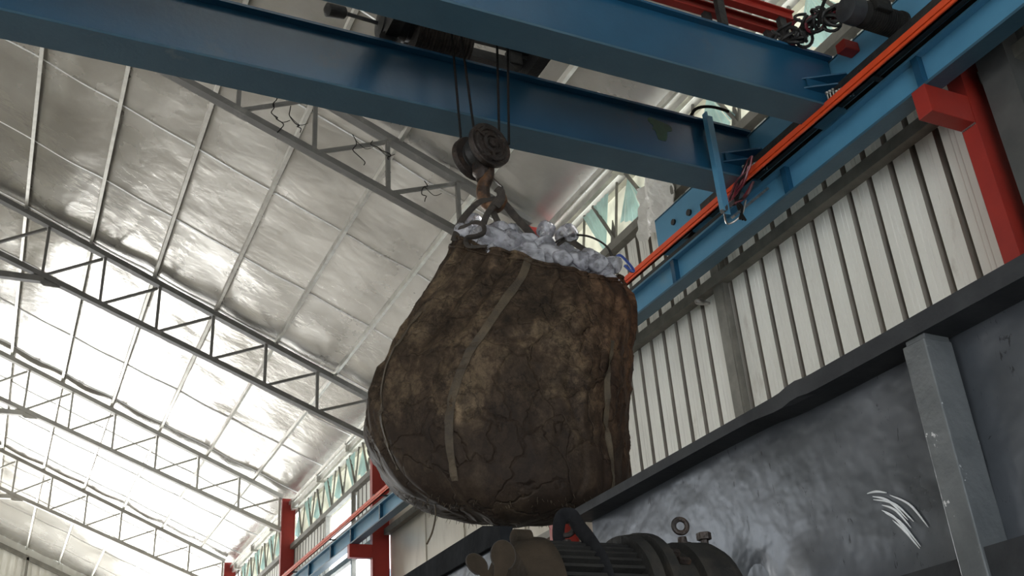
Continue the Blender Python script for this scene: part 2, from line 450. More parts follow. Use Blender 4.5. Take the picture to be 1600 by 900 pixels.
# ------------------------------------------------------------------ mesh helpers
class MB:
    def __init__(s):
        s.v = []
        s.f = []
        s.m = []
        s.cur = 0

    def add(s, vs, fs):
        o = len(s.v)
        s.v += [tuple(v) for v in vs]
        for q in fs:
            s.f.append([i + o for i in q])
            s.m.append(s.cur)

    def box(s, x0, x1, y0, y1, z0, z1):
        vs = [(x, y, z) for x in (x0, x1) for y in (y0, y1) for z in (z0, z1)]
        s.add(vs, [(0, 1, 3, 2), (4, 6, 7, 5), (0, 4, 5, 1), (2, 3, 7, 6), (0, 2, 6, 4), (1, 5, 7, 3)])

    def bar(s, p, q, w, h, up=(0, 0, 1)):
        p, q = Vector(p), Vector(q)
        d = (q - p).normalized()
        sd = d.cross(Vector(up)).normalized()
        u = sd.cross(d)
        vs = []
        for c in (p, q):
            for a, b2 in ((-1, -1), (1, -1), (1, 1), (-1, 1)):
                vs.append(c + sd * a * w / 2 + u * b2 * h / 2)
        s.add(vs, [(3, 2, 1, 0), (4, 5, 6, 7), (0, 1, 5, 4), (1, 2, 6, 5), (2, 3, 7, 6), (3, 0, 4, 7)])

    def extr(s, poly, d):
        """poly: list of 3D points (planar), extruded by vector d"""
        n = len(poly)
        d = Vector(d)
        vs = [Vector(p) for p in poly] + [Vector(p) + d for p in poly]
        fs = [list(range(n))[::-1], list(range(n, 2 * n))]
        for i in range(n):
            j = (i + 1) % n
            fs.append([i, j, j + n, i + n])
        s.add(vs, fs)

    def tube(s, pts, rad, n=10, caps=True, flat=None):
        pts = [Vector(p) for p in pts]
        k = len(pts)
        rads = rad if isinstance(rad, (list, tuple)) else [rad] * k
        t0 = (pts[1] - pts[0]).normalized()
        ref = Vector((0, 0, 1)) if abs(t0.z) < 0.9 else Vector((1, 0, 0))
        if flat is not None:
            ref = Vector(flat[0])
        a = t0.cross(ref).normalized()
        vs = []
        for i, p in enumerate(pts):
            t = (pts[min(i + 1, k - 1)] - pts[max(i - 1, 0)]).normalized()
            a = (a - t * a.dot(t)).normalized()
            b2 = t.cross(a)
            for j in range(n):
                th = 2 * PI * j / n
                fb = 1.0 if flat is None else flat[1]
                vs.append(p + (a * math.cos(th) + b2 * math.sin(th) * fb) * rads[i])
        fs = []
        for i in range(k - 1):
            for j in range(n):
                j2 = (j + 1) % n
                fs.append([i * n + j, i * n + j2, (i + 1) * n + j2, (i + 1) * n + j])
        if caps:
            fs.append([j for j in range(n)][::-1])
            fs.append([(k - 1) * n + j for j in range(n)])
        s.add(vs, fs)

    def lathe(s, c, axis, prof, n=32):
        """prof: list of (distance along axis, radius)"""
        c, ax = Vector(c), Vector(axis).normalized()
        ref = Vector((0, 0, 1)) if abs(ax.z) < 0.9 else Vector((1, 0, 0))
        a = ax.cross(ref).normalized()
        b2 = ax.cross(a)
        vs = []
        for t, r in prof:
            for j in range(n):
                th = 2 * PI * j / n
                vs.append(c + ax * t + (a * math.cos(th) + b2 * math.sin(th)) * r)
        fs = []
        for i in range(len(prof) - 1):
            for j in range(n):
                j2 = (j + 1) % n
                fs.append([i * n + j, i * n + j2, (i + 1) * n + j2, (i + 1) * n + j])
        fs.append(list(range(n))[::-1])
        fs.append([(len(prof) - 1) * n + j for j in range(n)])
        s.add(vs, fs)

    def torus(s, c, axis, R1, r1, n=20, k=8):
        c, ax = Vector(c), Vector(axis).normalized()
        ref = Vector((0, 0, 1)) if abs(ax.z) < 0.9 else Vector((1, 0, 0))
        a = ax.cross(ref).normalized()
        b2 = ax.cross(a)
        vs, fs = [], []
        for i in range(n):
            th = 2 * PI * i / n
            e = a * math.cos(th) + b2 * math.sin(th)
            for j in range(k):
                ph = 2 * PI * j / k
                vs.append(c + e * (R1 + r1 * math.cos(ph)) + ax * r1 * math.sin(ph))
        for i in range(n):
            for j in range(k):
                fs.append([i * k + j, ((i + 1) % n) * k + j, ((i + 1) % n) * k + (j + 1) % k, i * k + (j + 1) % k])
        s.add(vs, fs)

    def build(s, name, mats, parent=None, smooth=False, bevel=0.0, origin=None):
        me = bpy.data.meshes.new(name)
        org = Vector(origin) if origin is not None else (Vector(parent['_o']) if parent is not None and '_o' in parent else None)
        vv = s.v if org is None else [tuple(Vector(v) - org) for v in s.v]
        me.from_pydata(vv, [], s.f)
        if not isinstance(mats, (list, tuple)):
            mats = [mats]
        for mt in mats:
            me.materials.append(mt)
        for p, mi in zip(me.polygons, s.m):
            p.material_index = mi
            p.use_smooth = smooth
        bm = bmesh.new()
        bm.from_mesh(me)
        bmesh.ops.recalc_face_normals(bm, faces=bm.faces)
        bm.to_mesh(me)
        bm.free()
        if smooth:
            try:
                me.set_sharp_from_angle(angle=R(38))
            except Exception:
                pass
        o = bpy.data.objects.new(name, me)
        col.objects.link(o)
        if parent is not None:
            o.parent = parent
        elif origin is not None:
            o.location = origin
        if bevel:
            bv = o.modifiers.new('bevel', 'BEVEL')
            bv.width = bevel
            bv.segments = 2
            bv.limit_method = 'ANGLE'
        return o


def tag(o, label=None, cat=None, group=None, kind=None):
    if label:
        o['label'] = label
    if cat:
        o['category'] = cat
    if group:
        o['group'] = group
    if kind:
        o['kind'] = kind
    return o


def thing(name, label, cat, loc, group=None):
    o = bpy.data.objects.new(name, None)
    o.empty_display_size = 0.1
    o.location = loc
    o['_o'] = tuple(loc)
    col.objects.link(o)
    return tag(o, label, cat, group)


def struct(o):
    o['kind'] = 'structure'
    return o


def one_box(name, b, mt, parent=None, bevel=0.0):
    q = MB()
    q.box(*b)
    return q.build(name, mt, parent, bevel=bevel)


def smoothpath(pts, n=6):
    pts = [Vector(p) for p in pts]
    out = []
    for i in range(len(pts) - 1):
        p0 = pts[max(i - 1, 0)]
        p1, p2 = pts[i], pts[i + 1]
        p3 = pts[min(i + 2, len(pts) - 1)]
        for k in range(n):
            t = k / n
            out.append(0.5 * ((2 * p1) + (p2 - p0) * t + (2 * p0 - 5 * p1 + 4 * p2 - p3) * t * t + (-p0 + 3 * p1 - 3 * p2 + p3) * t ** 3))
    out.append(pts[-1])
    return out


# ------------------------------------------------------------------ hall shell
SL = 0.451
XE, RX, XW = 5.78, -5.0, -15.8          # right eave, ridge, left wall
YN, YF = -7.6, 37.5


def zroof(x):
    return 11.10 - SL * (x + 0.9)


struct(one_box('floor', (XW - .2, XE, YN - .2, YF + .2, -0.15, 0.0), M['concrete']))

# right slope of the foil-faced ceiling, gently pillowed between the purlins
PURL = [-4.7, -3.66, -2.62, -1.57, -0.53, 0.51, 1.545, 2.58, 3.62, 4.655]
SEAM = [12.2 + 1.95 * k for k in range(-10, 14)]


def foil_slope(name, xa, xb, fz):
    q = MB()
    nx, ny = 120, 260
    for i in range(nx + 1):
        x = xa + (xb - xa) * i / nx
        for j in range(ny + 1):
            y = YN + (YF - YN) * j / ny
            ph = ((x + 0.53) / 1.035) % 1.0
            ps = ((y - 12.2) / 1.95) % 1.0
            sag = -0.022 * math.sin(PI * ph) ** 2 * (0.6 + 0.4 * math.sin(PI * ps))
            sag += 0.025 * noise.noise(Vector((x * 1.1, y * .8, 3.3)))
            q.v.append((x, y, fz(x) + sag))
    for i in range(nx):
        for j in range(ny):
            a = i * (ny + 1) + j
            q.f.append([a, a + 1, a + ny + 2, a + ny + 1])
            q.m.append(0)
    # outer roof skin, so the slope is a solid roof
    q.add([(xa, YN, fz(xa) + .16), (xb, YN, fz(xb) + .16), (xb, YF, fz(xb) + .16), (xa, YF, fz(xa) + .16)], [(0, 1, 2, 3)])
    # taped seams running down the slope
    q.cur = 1
    for y in SEAM:
        prev = None
        k = 60
        w = 0.011
        for i in range(k):
            x0 = xa + (xb - xa) * i / k
            x1 = xa + (xb - xa) * (i + 1) / k

            def zz(x):
                ph = ((x + 0.53) / 1.035) % 1.0
                return fz(x) - 0.022 * math.sin(PI * ph) ** 2 * 0.6 + 0.025 * noise.noise(Vector((x * 1.1, y * .8, 3.3))) - 0.012
            yo = y + 0.012 * noise.noise(Vector((x0 * .9, y, 0)))
            yo2 = y + 0.012 * noise.noise(Vector((x1 * .9, y, 0)))
            q.add([(x0, yo - w, zz(x0) + .02), (x0, yo, zz(x0) - .006), (x0, yo + w, zz(x0) + .02),
                   (x1, yo2 - w, zz(x1) + .02), (x1, yo2, zz(x1) - .006), (x1, yo2 + w, zz(x1) + .02)],
                  [(0, 1, 4, 3), (1, 2, 5, 4)])
    o = q.build(name, [M['foil'], M['seam']], smooth=True)
    return struct(o)


foil_slope('ceiling', RX, XE, zroof)
q = MB()
zr = zroof(RX)
q.add([(RX, YN, zr), (XW, YN, zr - SL * (RX - XW)), (XW, YF, zr - SL * (RX - XW)), (RX, YF, zr)], [(0, 1, 2, 3)])
struct(q.build('ceiling_left', M['foil']))

# purlins
for k, x in enumerate(PURL):
    q = MB()
    z = zroof(x) - 0.035
    q.box(x - .024, x + .024, YN, YF, z - .055, z - .045)
    q.box(x - .024, x - .016, YN, YF, z - .045, z + .03)
    q.box(x + .016, x + .024, YN, YF, z - .045, z - .030)
    struct(q.build('trim_%d' % (k + 1), M['purlin']))

# eave gutter members
q = MB()
q.box(5.50, 5.56, YN, YF, 7.86, 7.98)
q.box(5.60, 5.68, YN, YF, 7.78, 7.90)
q.box(5.44, 5.475, YN, YF, 7.98, 8.05)
for y in range(-6, 37, 2):
    q.box(5.44, 5.62, y, y + .05, 7.84, 8.06)
struct(q.build('trim_20', M['purlin']))

# left wall, rear wall
struct(one_box('wall_left', (XW - .2, XW, YN, YF, 0, zroof(RX) - SL * (RX - XW)), M['sheet']))


def gable(y, hole, name, mt, corr):
    zl = zroof(RX) - SL * (RX - XW)
    q = MB()
    x0, x1, zlo, zt = hole

    def top(x):
        return zroof(x) if x > RX else zroof(RX) - SL * (RX - x)
    xs = sorted(set([XW, x0, RX, x1, XE] + ([XW + .23 * i for i in range(int((XE - XW) / .23))] if corr else [])))
    for a, b2 in zip(xs[:-1], xs[1:]):
        if b2 - a < 1e-4:
            continue
        zb = zt if (a >= x0 - 1e-6 and b2 <= x1 + 1e-6) else 0
        inh = zb > 0
        if inh:
            q.add([(a, y, 0), (b2, y, 0), (b2, y, zlo), (a, y, zlo)], [(0, 1, 2, 3)])
        if corr and b2 - a > .1:
            c = a + (b2 - a) * .65
            q.add([(a, y, zb), (c, y, zb), (c, y, top(c)), (a, y, top(a))], [(0, 1, 2, 3)])
            q.add([(c, y, zb), (c, y + .04, zb), (c, y + .04, top(c)), (c, y, top(c))], [(0, 1, 2, 3)])
            q.add([(c, y + .04, zb), (b2, y + .04, zb), (b2, y + .04, top(b2)), (c, y + .04, top(c))], [(0, 1, 2, 3)])
            q.add([(b2, y + .04, zb), (b2, y, zb), (b2, y, top(b2)), (b2, y + .04, top(b2))], [(0, 1, 2, 3)])
        else:
            q.add([(a, y, zb), (b2, y, zb), (b2, y, top(b2)), (a, y, top(a))], [(0, 1, 2, 3)])
    return struct(q.build(name, mt))


gable(YF, (-6.4, 4.8, 3.6, 8.0), 'wall_far', M['sheet'], True)
gable(YN, (-7.0, 1.0, 0.0, 5.4), 'wall_near', M['sheet'], False)
# bare steel frame on the far gable
q = MB()
q.box(-7, 5.6, YF - .14, YF - .06, 9.35, 9.45)
q.box(0.55, 0.63, YF - .14, YF - .06, 8.0, 10.1)
q.box(2.6, 2.68, YF - .14, YF - .06, 8.0, 9.3)
q.bar((RX, YF - .1, zroof(RX) - .35), (XE, YF - .1, zroof(XE) - .35), .08, .14)
struct(q.build('trim_21', M['girt']))


# ---- right wall: corrugated cladding. Each run is a strip of trapezoidal ribs
def corr(q, y0, y1, z0, z1, x=5.6, pitch=.2265, y_ref=0.05, groove=True):
    k0 = math.floor((y0 - y_ref) / pitch)
    pts = []
    for k in range(k0, k0 + int((y1 - y0) / pitch) + 3):
        b = y_ref + k * pitch
        for dy, dx in ((0.0, 0.0), (0.050, 0.0), (0.056, 0.004), (0.062, 0.0), (0.092, 0.0), (0.098, 0.005), (0.104, 0.0),
                       (0.170, 0.0), (0.173, 0.085), (0.223, 0.085), (0.2265, 0.0)):
            y = b + dy
            if y0 - 1e-6 <= y <= y1 + 1e-6:
                pts.append((y, x + dx))
    n = len(pts)
    keep = q.cur
    for i in range(n - 1):
        (ya, xa), (yb, xb) = pts[i], pts[i + 1]
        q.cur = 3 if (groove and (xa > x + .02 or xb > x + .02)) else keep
        q.add([(xa, ya, z0), (xb, yb, z0), (xb, yb, z1), (xa, ya, z1)], [(0, 1, 2, 3)])
    q.cur = keep


q = MB()
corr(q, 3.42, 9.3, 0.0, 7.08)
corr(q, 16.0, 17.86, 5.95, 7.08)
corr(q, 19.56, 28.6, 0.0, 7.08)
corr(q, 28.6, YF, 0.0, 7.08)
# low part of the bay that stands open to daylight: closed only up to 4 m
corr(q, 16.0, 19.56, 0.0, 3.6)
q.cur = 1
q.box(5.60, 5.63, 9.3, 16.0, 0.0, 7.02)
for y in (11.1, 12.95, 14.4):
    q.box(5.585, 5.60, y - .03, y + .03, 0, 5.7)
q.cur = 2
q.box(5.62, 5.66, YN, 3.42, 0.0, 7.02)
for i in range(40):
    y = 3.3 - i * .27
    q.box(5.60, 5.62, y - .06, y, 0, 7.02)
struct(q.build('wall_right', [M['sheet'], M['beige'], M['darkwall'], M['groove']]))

# girts and posts on the right wall
q = MB()
for z in (5.83, 7.06):
    q.box(5.50, 5.60, YN, YF, z - .05, z + .05)
q.box(5.50, 5.60, 9.3, YF, 4.35, 4.43)
struct(q.build('trim_22', M['girt']))
q = MB()
q.box(5.54, 5.60, 6.62, 6.70, 0, 7.0)
q.box(5.53, 5.545, 6.64, 6.76, 0, 7.0)
struct(q.build('trim_23', M['girt']))
q = MB()
q.box(5.36, 5.60, 3.30, 3.42, 0, 8.0)
q.box(5.34, 5.36, 3.25, 3.47, 0, 8.0)
struct(q.build('trim_24', M['darkwall']))
# window frame of the open bay
q = MB()
for y in (17.86, 19.56):
    q.box(5.52, 5.6, y - .03, y + .03, 3.6, 7.02)
struct(q.build('window_1', M['girt']))


# ---- clerestory band: translucent sheets hung between thin slats
def clerestory(idx, y0, y1):
    t = thing('clerestory_panel', CL_LABEL[idx], 'panel', (5.6, y0, 7.1), 'translucent panels under the eave')
    q = MB()
    q.box(5.688, 5.70, y0, y1, 7.06, 7.80)
    q.build('backing_sheet', M['pale'], t)
    n = max(2, int(round((y1 - y0) / 0.78)))
    w = (y1 - y0) / n
    for k in range(n):
        a = y0 + k * w
        jit = random.uniform(-.06, .06)
        # a torn triangular sheet with corrugations, apex at the top
        q = MB()
        inv = k % 2 == 0
        top = (5.60 + jit * .3, a + w * ((.62 if not inv else .45) + jit), 7.78 if not inv else 7.13)
        for s in range(7):
            u1 = s / 7
            u2 = (s + .55) / 7
            u3 = (s + 1) / 7
            bot = []
            for uu, dx in ((u1, 0), (u2, .018), (u3, 0)):
                zz = (7.13 + .26 * abs(uu - .5) + .05 * random.random()) if not inv else 7.79
                bot.append((5.56 + dx, a + w * (.10 + .80 * uu), zz))
            q.add([top, bot[0], bot[1]], [(0, 1, 2)])
            q.add([top, bot[1], bot[2]], [(0, 1, 2)])
        q.build('torn_sheet', M['teal'], t)
        q = MB()
        q.bar((5.55, a + w * .02, 7.08), (5.58, a + w * (.60 + jit), 7.82), .03, .03, (1, 0, 0))
        q.build('slat', M['girt'], t)
        q = MB()
        q.bar((5.55, a + w * .06, 7.08), (5.585, a - w * .10, 7.82), .022, .022, (1, 0, 0))
        q.build('slat', M['girt'], t)
        q = MB()
        q.extr([(5.57, a + w * .02, 7.10), (5.57, a + w * .26, 7.12), (5.57, a + w * .12, 7.42)], (.01, 0, 0))
        q.build('torn_flap', M['girt'], t)


CL_LABEL = ['translucent panel band under the eave, right of the hanging bag', 'translucent panel band under the eave, hidden mostly by the bag',
            'translucent panel band under the eave just left of the bag', 'translucent panel band left of the far red column',
            'translucent panel band at the far end of the eave', 'translucent panel band above the red rails']
for i, (a, b2) in enumerate([(3.7, 9.75), (9.95, 15.95), (16.2, 22.2), (22.5, 28.4), (28.8, 34.8)]):
    clerestory(i, a, b2)
clerestory(5, -1.0, 3.5)

# ------------------------------------------------------------------ columns, corbels
COLY = [3.63, 9.85, 16.06, 22.3, 28.6]
CLAB = ['red steel column at the right edge of the picture, with a box corbel', 'red column hidden behind the bag, a sliver visible below it',
        'dark red column left of the bag bottom, with corbel under the blue rail', 'red column under the end of the second far truss',
        'most distant red column at the right wall']
for y, lb in zip(COLY, CLAB):
    t = thing('steel_column', lb, 'column', (5.3, y, 0), 'red hall columns along the right wall')
    h = 8.12
    q = MB()
    q.box(5.30, 5.315, y - .06, y + .06, 0, h)
    q.box(5.575, 5.59, y - .06, y + .06, 0, h)
    q.box(5.315, 5.575, y - .045, y - .038, 0, h)
    q.box(5.315, 5.575, y + .038, y + .045, 0, h)
    q.build('shaft', M['red'], t)
    q = MB()
    q.box(4.915, 5.30, y - .058, y + .058, 5.40, 5.615)
    q.build('corbel', M['red'], t, bevel=.004)
    q = MB()
    for i in range(8):
        q.bar((5.292, y - .055 + .014 * i, 5.395), (5.292, y - .048 + .014 * i, 5.40), .012, .012)
    q.build('weld_bead', M['galv'], t)
    q = MB()
    q.box(5.2, 5.6, y - .16, y + .16, 0, .02)
    q.build('base_plate', M['red'], t)

# ------------------------------------------------------------------ roof trusses
TRY = [9.8, 16.1, 22.35, 28.65]
TLAB = ['grey roof truss partly hidden by the far crane girder, meeting the hook', 'dark grey roof truss running down to the left side of the bag',
        'haze-paled grey roof truss ending at the far red column', 'most distant haze-paled roof truss in the lower left corner']


def ztop(x):
    return 10.93 - SL * (x + .9)


def zbot(x):
    return 9.93 - .415 * (x + .78)


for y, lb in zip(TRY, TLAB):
    mt = M['truss'] if y < 20 else M['truss_hazed']
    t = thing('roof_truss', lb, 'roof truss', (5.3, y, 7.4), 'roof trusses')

    def angle_bar(p, qv, w, h, nm):
        q = MB()
        q.bar(p, qv, w, h)
        return q.build(nm, mt, t)
    q = MB()
    a, b2 = (RX, y, ztop(RX)), (5.32, y, ztop(5.32))
    q.bar(a, b2, .13, .012)
    q.bar((RX, y - .03, ztop(RX) + .05), (5.32, y - .03, ztop(5.32) + .05), .012, .10)
    q.bar((RX, y + .03, ztop(RX) + .05), (5.32, y + .03, ztop(5.32) + .05), .012, .10)
    q.build('top_chord', mt, t)
    q = MB()
    q.bar((RX, y, zbot(RX)), (5.32, y, zbot(5.32)), .11, .012)
    q.bar((RX, y - .025, zbot(RX) + .045), (5.32, y - .025, zbot(5.32) + .045), .012, .09)
    q.build('bottom_chord', mt, t)
    q = MB()
    q.bar((-.1, y, zbot(-.1) - .02), (RX * 2 + .1, y, zbot(-.1) - .02), .10, .10)
    q.build('tie_beam', mt, t)
    xs = [5.26 - .9 * k for k in range(12)]
    for k, x in enumerate(xs):
        q = MB()
        q.bar((x, y, zbot(x) + .03), (x, y, ztop(x) - .0), .045, .055, (0, 1, 0))
        q.build('vertical_web', mt, t)
        if k:
            q = MB()
            q.bar((x + .05, y, zbot(x) + .06), (xs[k - 1] - .04, y, ztop(xs[k - 1]) - .03), .04, .045, (0, 1, 0))
            q.build('diagonal_web', mt, t)
    q = MB()
    q.extr([(-.3, y - .012, zbot(-.3) - .03), (-.1, y - .012, zbot(-.1) - .12), (.15, y - .012, zbot(.15) - .02), (-.05, y - .012, zbot(-.05) + .1)], (0, .024, 0))
    q.build('gusset', mt, t)

# strands of old wire and web hanging in the nearest truss
for k, (x, dz) in enumerate(((1.95, .55), (2.25, .35), (3.0, .5), (3.25, .62), (3.9, .35), (2.05, .2))):
    p = Vector((x, 9.74, zbot(x) + .25 + dz * .6))
    pts = [p]
    for i in range(7):
        p = p + Vector((random.uniform(-.05, .09), 0, random.uniform(-.09, -.01)))
        pts.append(p)
    q = MB()
    q.tube(smoothpath(pts, 3), .006, 5)
    q.tube(smoothpath([pts[2], pts[2] + Vector((.12, 0, -.1)), pts[2] + Vector((.22, 0, -.05))], 4), .004, 5)
    o = q.build('wire_strand', M['rope'])
    tag(o, ['leftmost tangle of thin wire in the near roof truss below the blue girder', 'second wire strand from the left in the near roof truss',
            'wire strand hanging mid-way in the near roof truss', 'long wire strand between two webs of the near roof truss',
            'wire strand closest to the hook in the near roof truss', 'short wire strand at the lower left of the near roof truss'][k], 'wire', 'wire strands in the nearest truss')

# ------------------------------------------------------------------ crane runway
t = thing('runway_beam', 'long light blue crane runway beam on red corbels', 'beam', (5.0, 3.0, 5.615))
q = MB()
q.box(4.99, 5.005, YN, 34.8, 5.635, 5.865)
q.build('web', M['run_blue'], t)
q = MB()
q.box(4.935, 5.075, YN, 34.8, 5.615, 5.635)
q.build('bottom_flange', M['blue_flange'], t)  # darker than the web: underside shade put into the colour
q = MB()
q.box(4.935, 5.075, YN, 34.8, 5.862, 5.882)
q.build('top_flange', M['run_blue'], t)
q = MB()
q.box(4.985, 5.025, YN, 34.8, 5.882, 5.962)
q.build('rail', M['black'], t)
for y in (3.63, 5.0, 6.55, 9.85, 11.5, 13.0, 14.6, 16.06, 17.2, 18.6, 20.0, 22.3, 24.5, 26.5):
    q = MB()
    q.box(4.94, 4.99, y - .04, y + .012, 5.635, 5.862)
    q.build('stiffener', M['blue'], t)
t = thing('conductor_rail', 'orange conductor bar running along the blue runway beam', 'conductor rail', (4.72, 3.0, 5.8))
q = MB()
q.box(4.700, 4.735, 0.5, 34.0, 5.787, 5.807)
q.box(4.694, 4.735, 0.5, 34.0, 5.812, 5.834)
q.box(4.700, 4.735, 0.5, 34.0, 5.839, 5.862)
q.box(4.712, 4.735, 0.5, 34.0, 5.787, 5.862)
q.build('bar', M['orange'], t)
for y in (3.9, 5.45, 7.9, 11, 14.2, 16.9, 19.4, 21.8, 24.5, 27):
    q = MB()
    q.box(4.735, 4.96, y - .02, y + .02, 5.883, 5.90)
    q.box(4.72, 4.745, y - .02, y + .02, 5.81, 5.90)
    q.build('bracket', M['black'], t)


# ------------------------------------------------------------------ crane girders
def girder(y0, y1, label, nm='crane_girder'):
    t = thing(nm, label, 'crane girder', (0, (y0 + y1) / 2, 5.85), 'blue crane girders')
    x0, x1 = -8.5, 4.90
    yc = (y0 + y1) / 2
    q = MB()
    q.box(x0, x1, y0, y1, 5.85, 5.868)
    q.build('bottom_flange', M['blue_flange'], t)
    q = MB()
    q.box(x0, x1, yc - .075, yc - .065, 5.868, 6.32)
    q.box(x0, x1, yc + .065, yc + .075, 5.868, 6.32)
    q.build('web', M['blue'], t)
    q = MB()
    q.box(x0, x1, y0, y1, 6.32, 6.34)
    q.build('top_flange', M['blue'], t)
    q = MB()
    q.box(x0, x1 - .2, yc - .018, yc + .018, 6.34, 6.365)
    q.build('trolley_rail', M['black'], t)
    return t, yc


gf, yf = girder(5.19, 5.445, 'lower far blue crane girder behind the hook ropes')
gn, yn = girder(4.22, 4.465, 'upper near blue crane girder at the top of the picture')
# green overpainted mark on the far girder
q = MB()
blob = []
for k in range(22):
    a = 2 * PI * k / 22
    rr = 1 + .25 * math.sin(3 * a + 1) + .15 * random.uniform(-1, 1)
    blob.append((4.05 + .10 * rr * math.cos(a) - .02 * math.sin(a), yf - .0775, 6.20 + .065 * rr * math.sin(a) - (.05 if 4.0 < a < 5.2 else 0)))
q.extr(blob, (0, .003, 0))
q.build('green_paint_patch', M['green_patch'], gf)
# stiffener plates, end post and shelf gussets where the girders meet the end carriage
for t, y0, y1, yc in ((gf, 5.19, 5.445, yf), (gn, 4.22, 4.465, yn)):
    q = MB()
    for z in (6.00, 6.08):
        q.extr([(4.60, yc - .075, z), (4.90, yc - .075, z), (4.90, yc - .22, z), (4.86, yc - .24, z)], (0, 0, .012))
    q.extr([(4.62, yc - .10, 6.012), (4.88, yc - .10, 6.012), (4.88, yc - .10, 6.08), (4.62, yc - .10, 6.08)], (0, .01, 0))
    q.build('gusset', M['blue'], t)
    q = MB()
    for k in range(9):
        z = 5.88
        xx = 4.72 + .018 * k
        q.lathe((xx, y0 - .03 - .012 * k, z), (0, 0, 1), [(0, .006), (.04 + .01 * (k % 3), .006), (.045 + .01 * (k % 3), .012), (.06 + .01 * (k % 3), .012)], 6)
    q.build('bolt_row', M['galv'], t)
q = MB()
q.box(4.43, 4.445, 5.135, 5.185, 5.47, 6.37)
q.box(4.445, 4.52, 5.175, 5.185, 5.47, 6.37)
o = q.build('end_post', M['run_blue'], gf)
q = MB()
q.bar((4.43, 5.16, 5.47), (4.78, 5.30, 5.78), .03, .03)
q.bar((4.56, 5.2, 5.47), (4.95, 5.2, 5.80), .04, .02)
q.build('collector_arm', M['galv'], gf)
# cable strung along the near girder web
q = MB()
q.tube(smoothpath([(2.02, 4.21, 6.06), (1.90, 4.215, 6.16), (1.80, 4.20, 6.26)], 4), .007, 6)
q.build('hanging_cable', M['rope'], gn)
q = MB()
q.tube(smoothpath([(4.36, 5.28, 6.34), (4.42, 5.24, 6.46), (4.55, 5.2, 6.49), (4.68, 5.15, 6.44)], 5), .013, 6)
q.build('cable_arch', M['rope'], gf)

# end carriage
t = thing('end_carriage', 'blue crane end carriage riding on the runway rail', 'crane carriage', (5.02, 4.8, 5.97))
q = MB()
q.box(4.915, 4.93, 2.2, 6.66, 5.99, 6.33)
q.box(5.11, 5.125, 2.2, 6.66, 5.99, 6.33)
q.box(4.915, 5.125, 2.2, 6.66, 6.32, 6.335)
q.box(4.93, 5.11, 2.2, 6.66, 5.985, 5.995)
q.build('box_beam', M['run_blue'], t)
for y in (6.28, 2.6):
    q = MB()
    q.lathe((4.95, y, 6.09), (1, 0, 0), [(0, .13), (.02, .13), (.021, .12), (.13, .12), (.131, .13), (.15, .13)], 28)
    q.build('wheel', M['black'], t, smooth=True)
    q = MB()
    q.lathe((4.90, y + .10, 6.16), (1, 0, 0), [(0, .028), (.015, .028)], 16)
    q.lathe((4.895, y - .14, 6.12), (1, 0, 0), [(0, .03), (.02, .03)], 16)
    q.build('axle_cap', M['black'], t, smooth=True)
q = MB()
q.box(4.80, 4.912, 2.2, 5.85, 5.905, 6.01)  # black box added as the dark shade beneath the carriage
q.build('underside_shade', M['black'], t)

# long-travel geared motor on the carriage
t = thing('travel_motor', 'dark ribbed gear motor bolted to the crane end carriage, top right', 'motor', (4.75, 3.62, 6.2))
q = MB()
prof = [(0, .06), (.02, .085), (.05, .092)]
for k in range(14):
    a = .06 + k * .019
    prof += [(a, .078), (a + .004, .092), (a + .010, .092), (a + .013, .078)]
prof += [(.34, .078), (.345, .10), (.37, .10)]
q.lathe((4.545, 3.62, 6.13), (1, 0, 0), prof, 28)
q.build('ribbed_housing', M['motor'], t, smooth=False)
q = MB()
q.lathe((4.43, 3.62, 6.13), (1, 0, 0), [(0, .07), (.01, .09), (.06, .094), (.115, .094)], 28)
q.build('fan_cowl', M['rim'], t, smooth=True)
q = MB()
q.box(4.60, 4.74, 3.50, 3.56, 6.10, 6.20)
q.build('terminal_box', M['motor'], t, bevel=.01)
q = MB()
q.tube(smoothpath([(4.62, 3.52, 6.25), (4.42, 3.55, 6.38), (4.34, 3.7, 6.2), (4.38, 3.82, 6.12)], 6), .012, 6)
q.build('cable', M['rope'], t)

# red bars (festoon track) above the near girder
for k, (y, lb) in enumerate(((4.385, 'lower of two dark red festoon bars above the near blue girder'), (4.235, 'upper of two dark red festoon bars above the near blue girder'))):
    t = thing('festoon_bar', lb, 'rail', (3, y, 6.58), 'dark red festoon bars')
    q = MB()
    q.box(3.0, 4.62, y - .03, y + .03, 6.575, 6.585)
    q.box(3.0, 4.62, y - .004, y + .004, 6.585, 6.655)
    q.box(3.0, 4.62, y - .03, y + .03, 6.655, 6.665)
    q.build('bar', M['red'], t)
    for x in (3.95, 4.5):
        q = MB()
        q.box(x - .03, x + .03, y - .02, y + .02, 6.34, 6.575)
        q.build('foot', M['black'], t)
# cable chain loops gathered at the end of the festoon
t = thing('festoon_cables', 'black bunched festoon cables beside the gear motor', 'cable', (4.55, 4.0, 6.6))
for k in range(44):
    q = MB()
    c = Vector((4.50 + .006 * k + random.uniform(-.04, .04), 4.30 - .012 * k + random.uniform(-.03, .03), 6.44 + random.uniform(-.08, .06)))
    pts = []
    e1 = Vector((random.uniform(-1, 1), random.uniform(-1, 1), .3)).normalized()
    e2 = e1.cross(Vector((random.uniform(-1, 1), random.uniform(-1, 1), random.uniform(-1, 1)))).normalized()
    rr = random.uniform(.04, .075)
    for i in range(14):
        a = i * .42
        pts.append(c + e1 * rr * math.cos(a) + e2 * rr * .8 * math.sin(a))
    q.tube(pts, .012, 6)
    q.build('cable_loop', M['cable'] if k % 9 == 4 else M['black'], t)

# red junction box under them
o = one_box('junction_box', (4.78, 4.915, 3.98, 4.07, 6.20, 6.28), M['red'], bevel=.008)
tag(o, 'small dark red junction box below the bunched black cables', 'box')

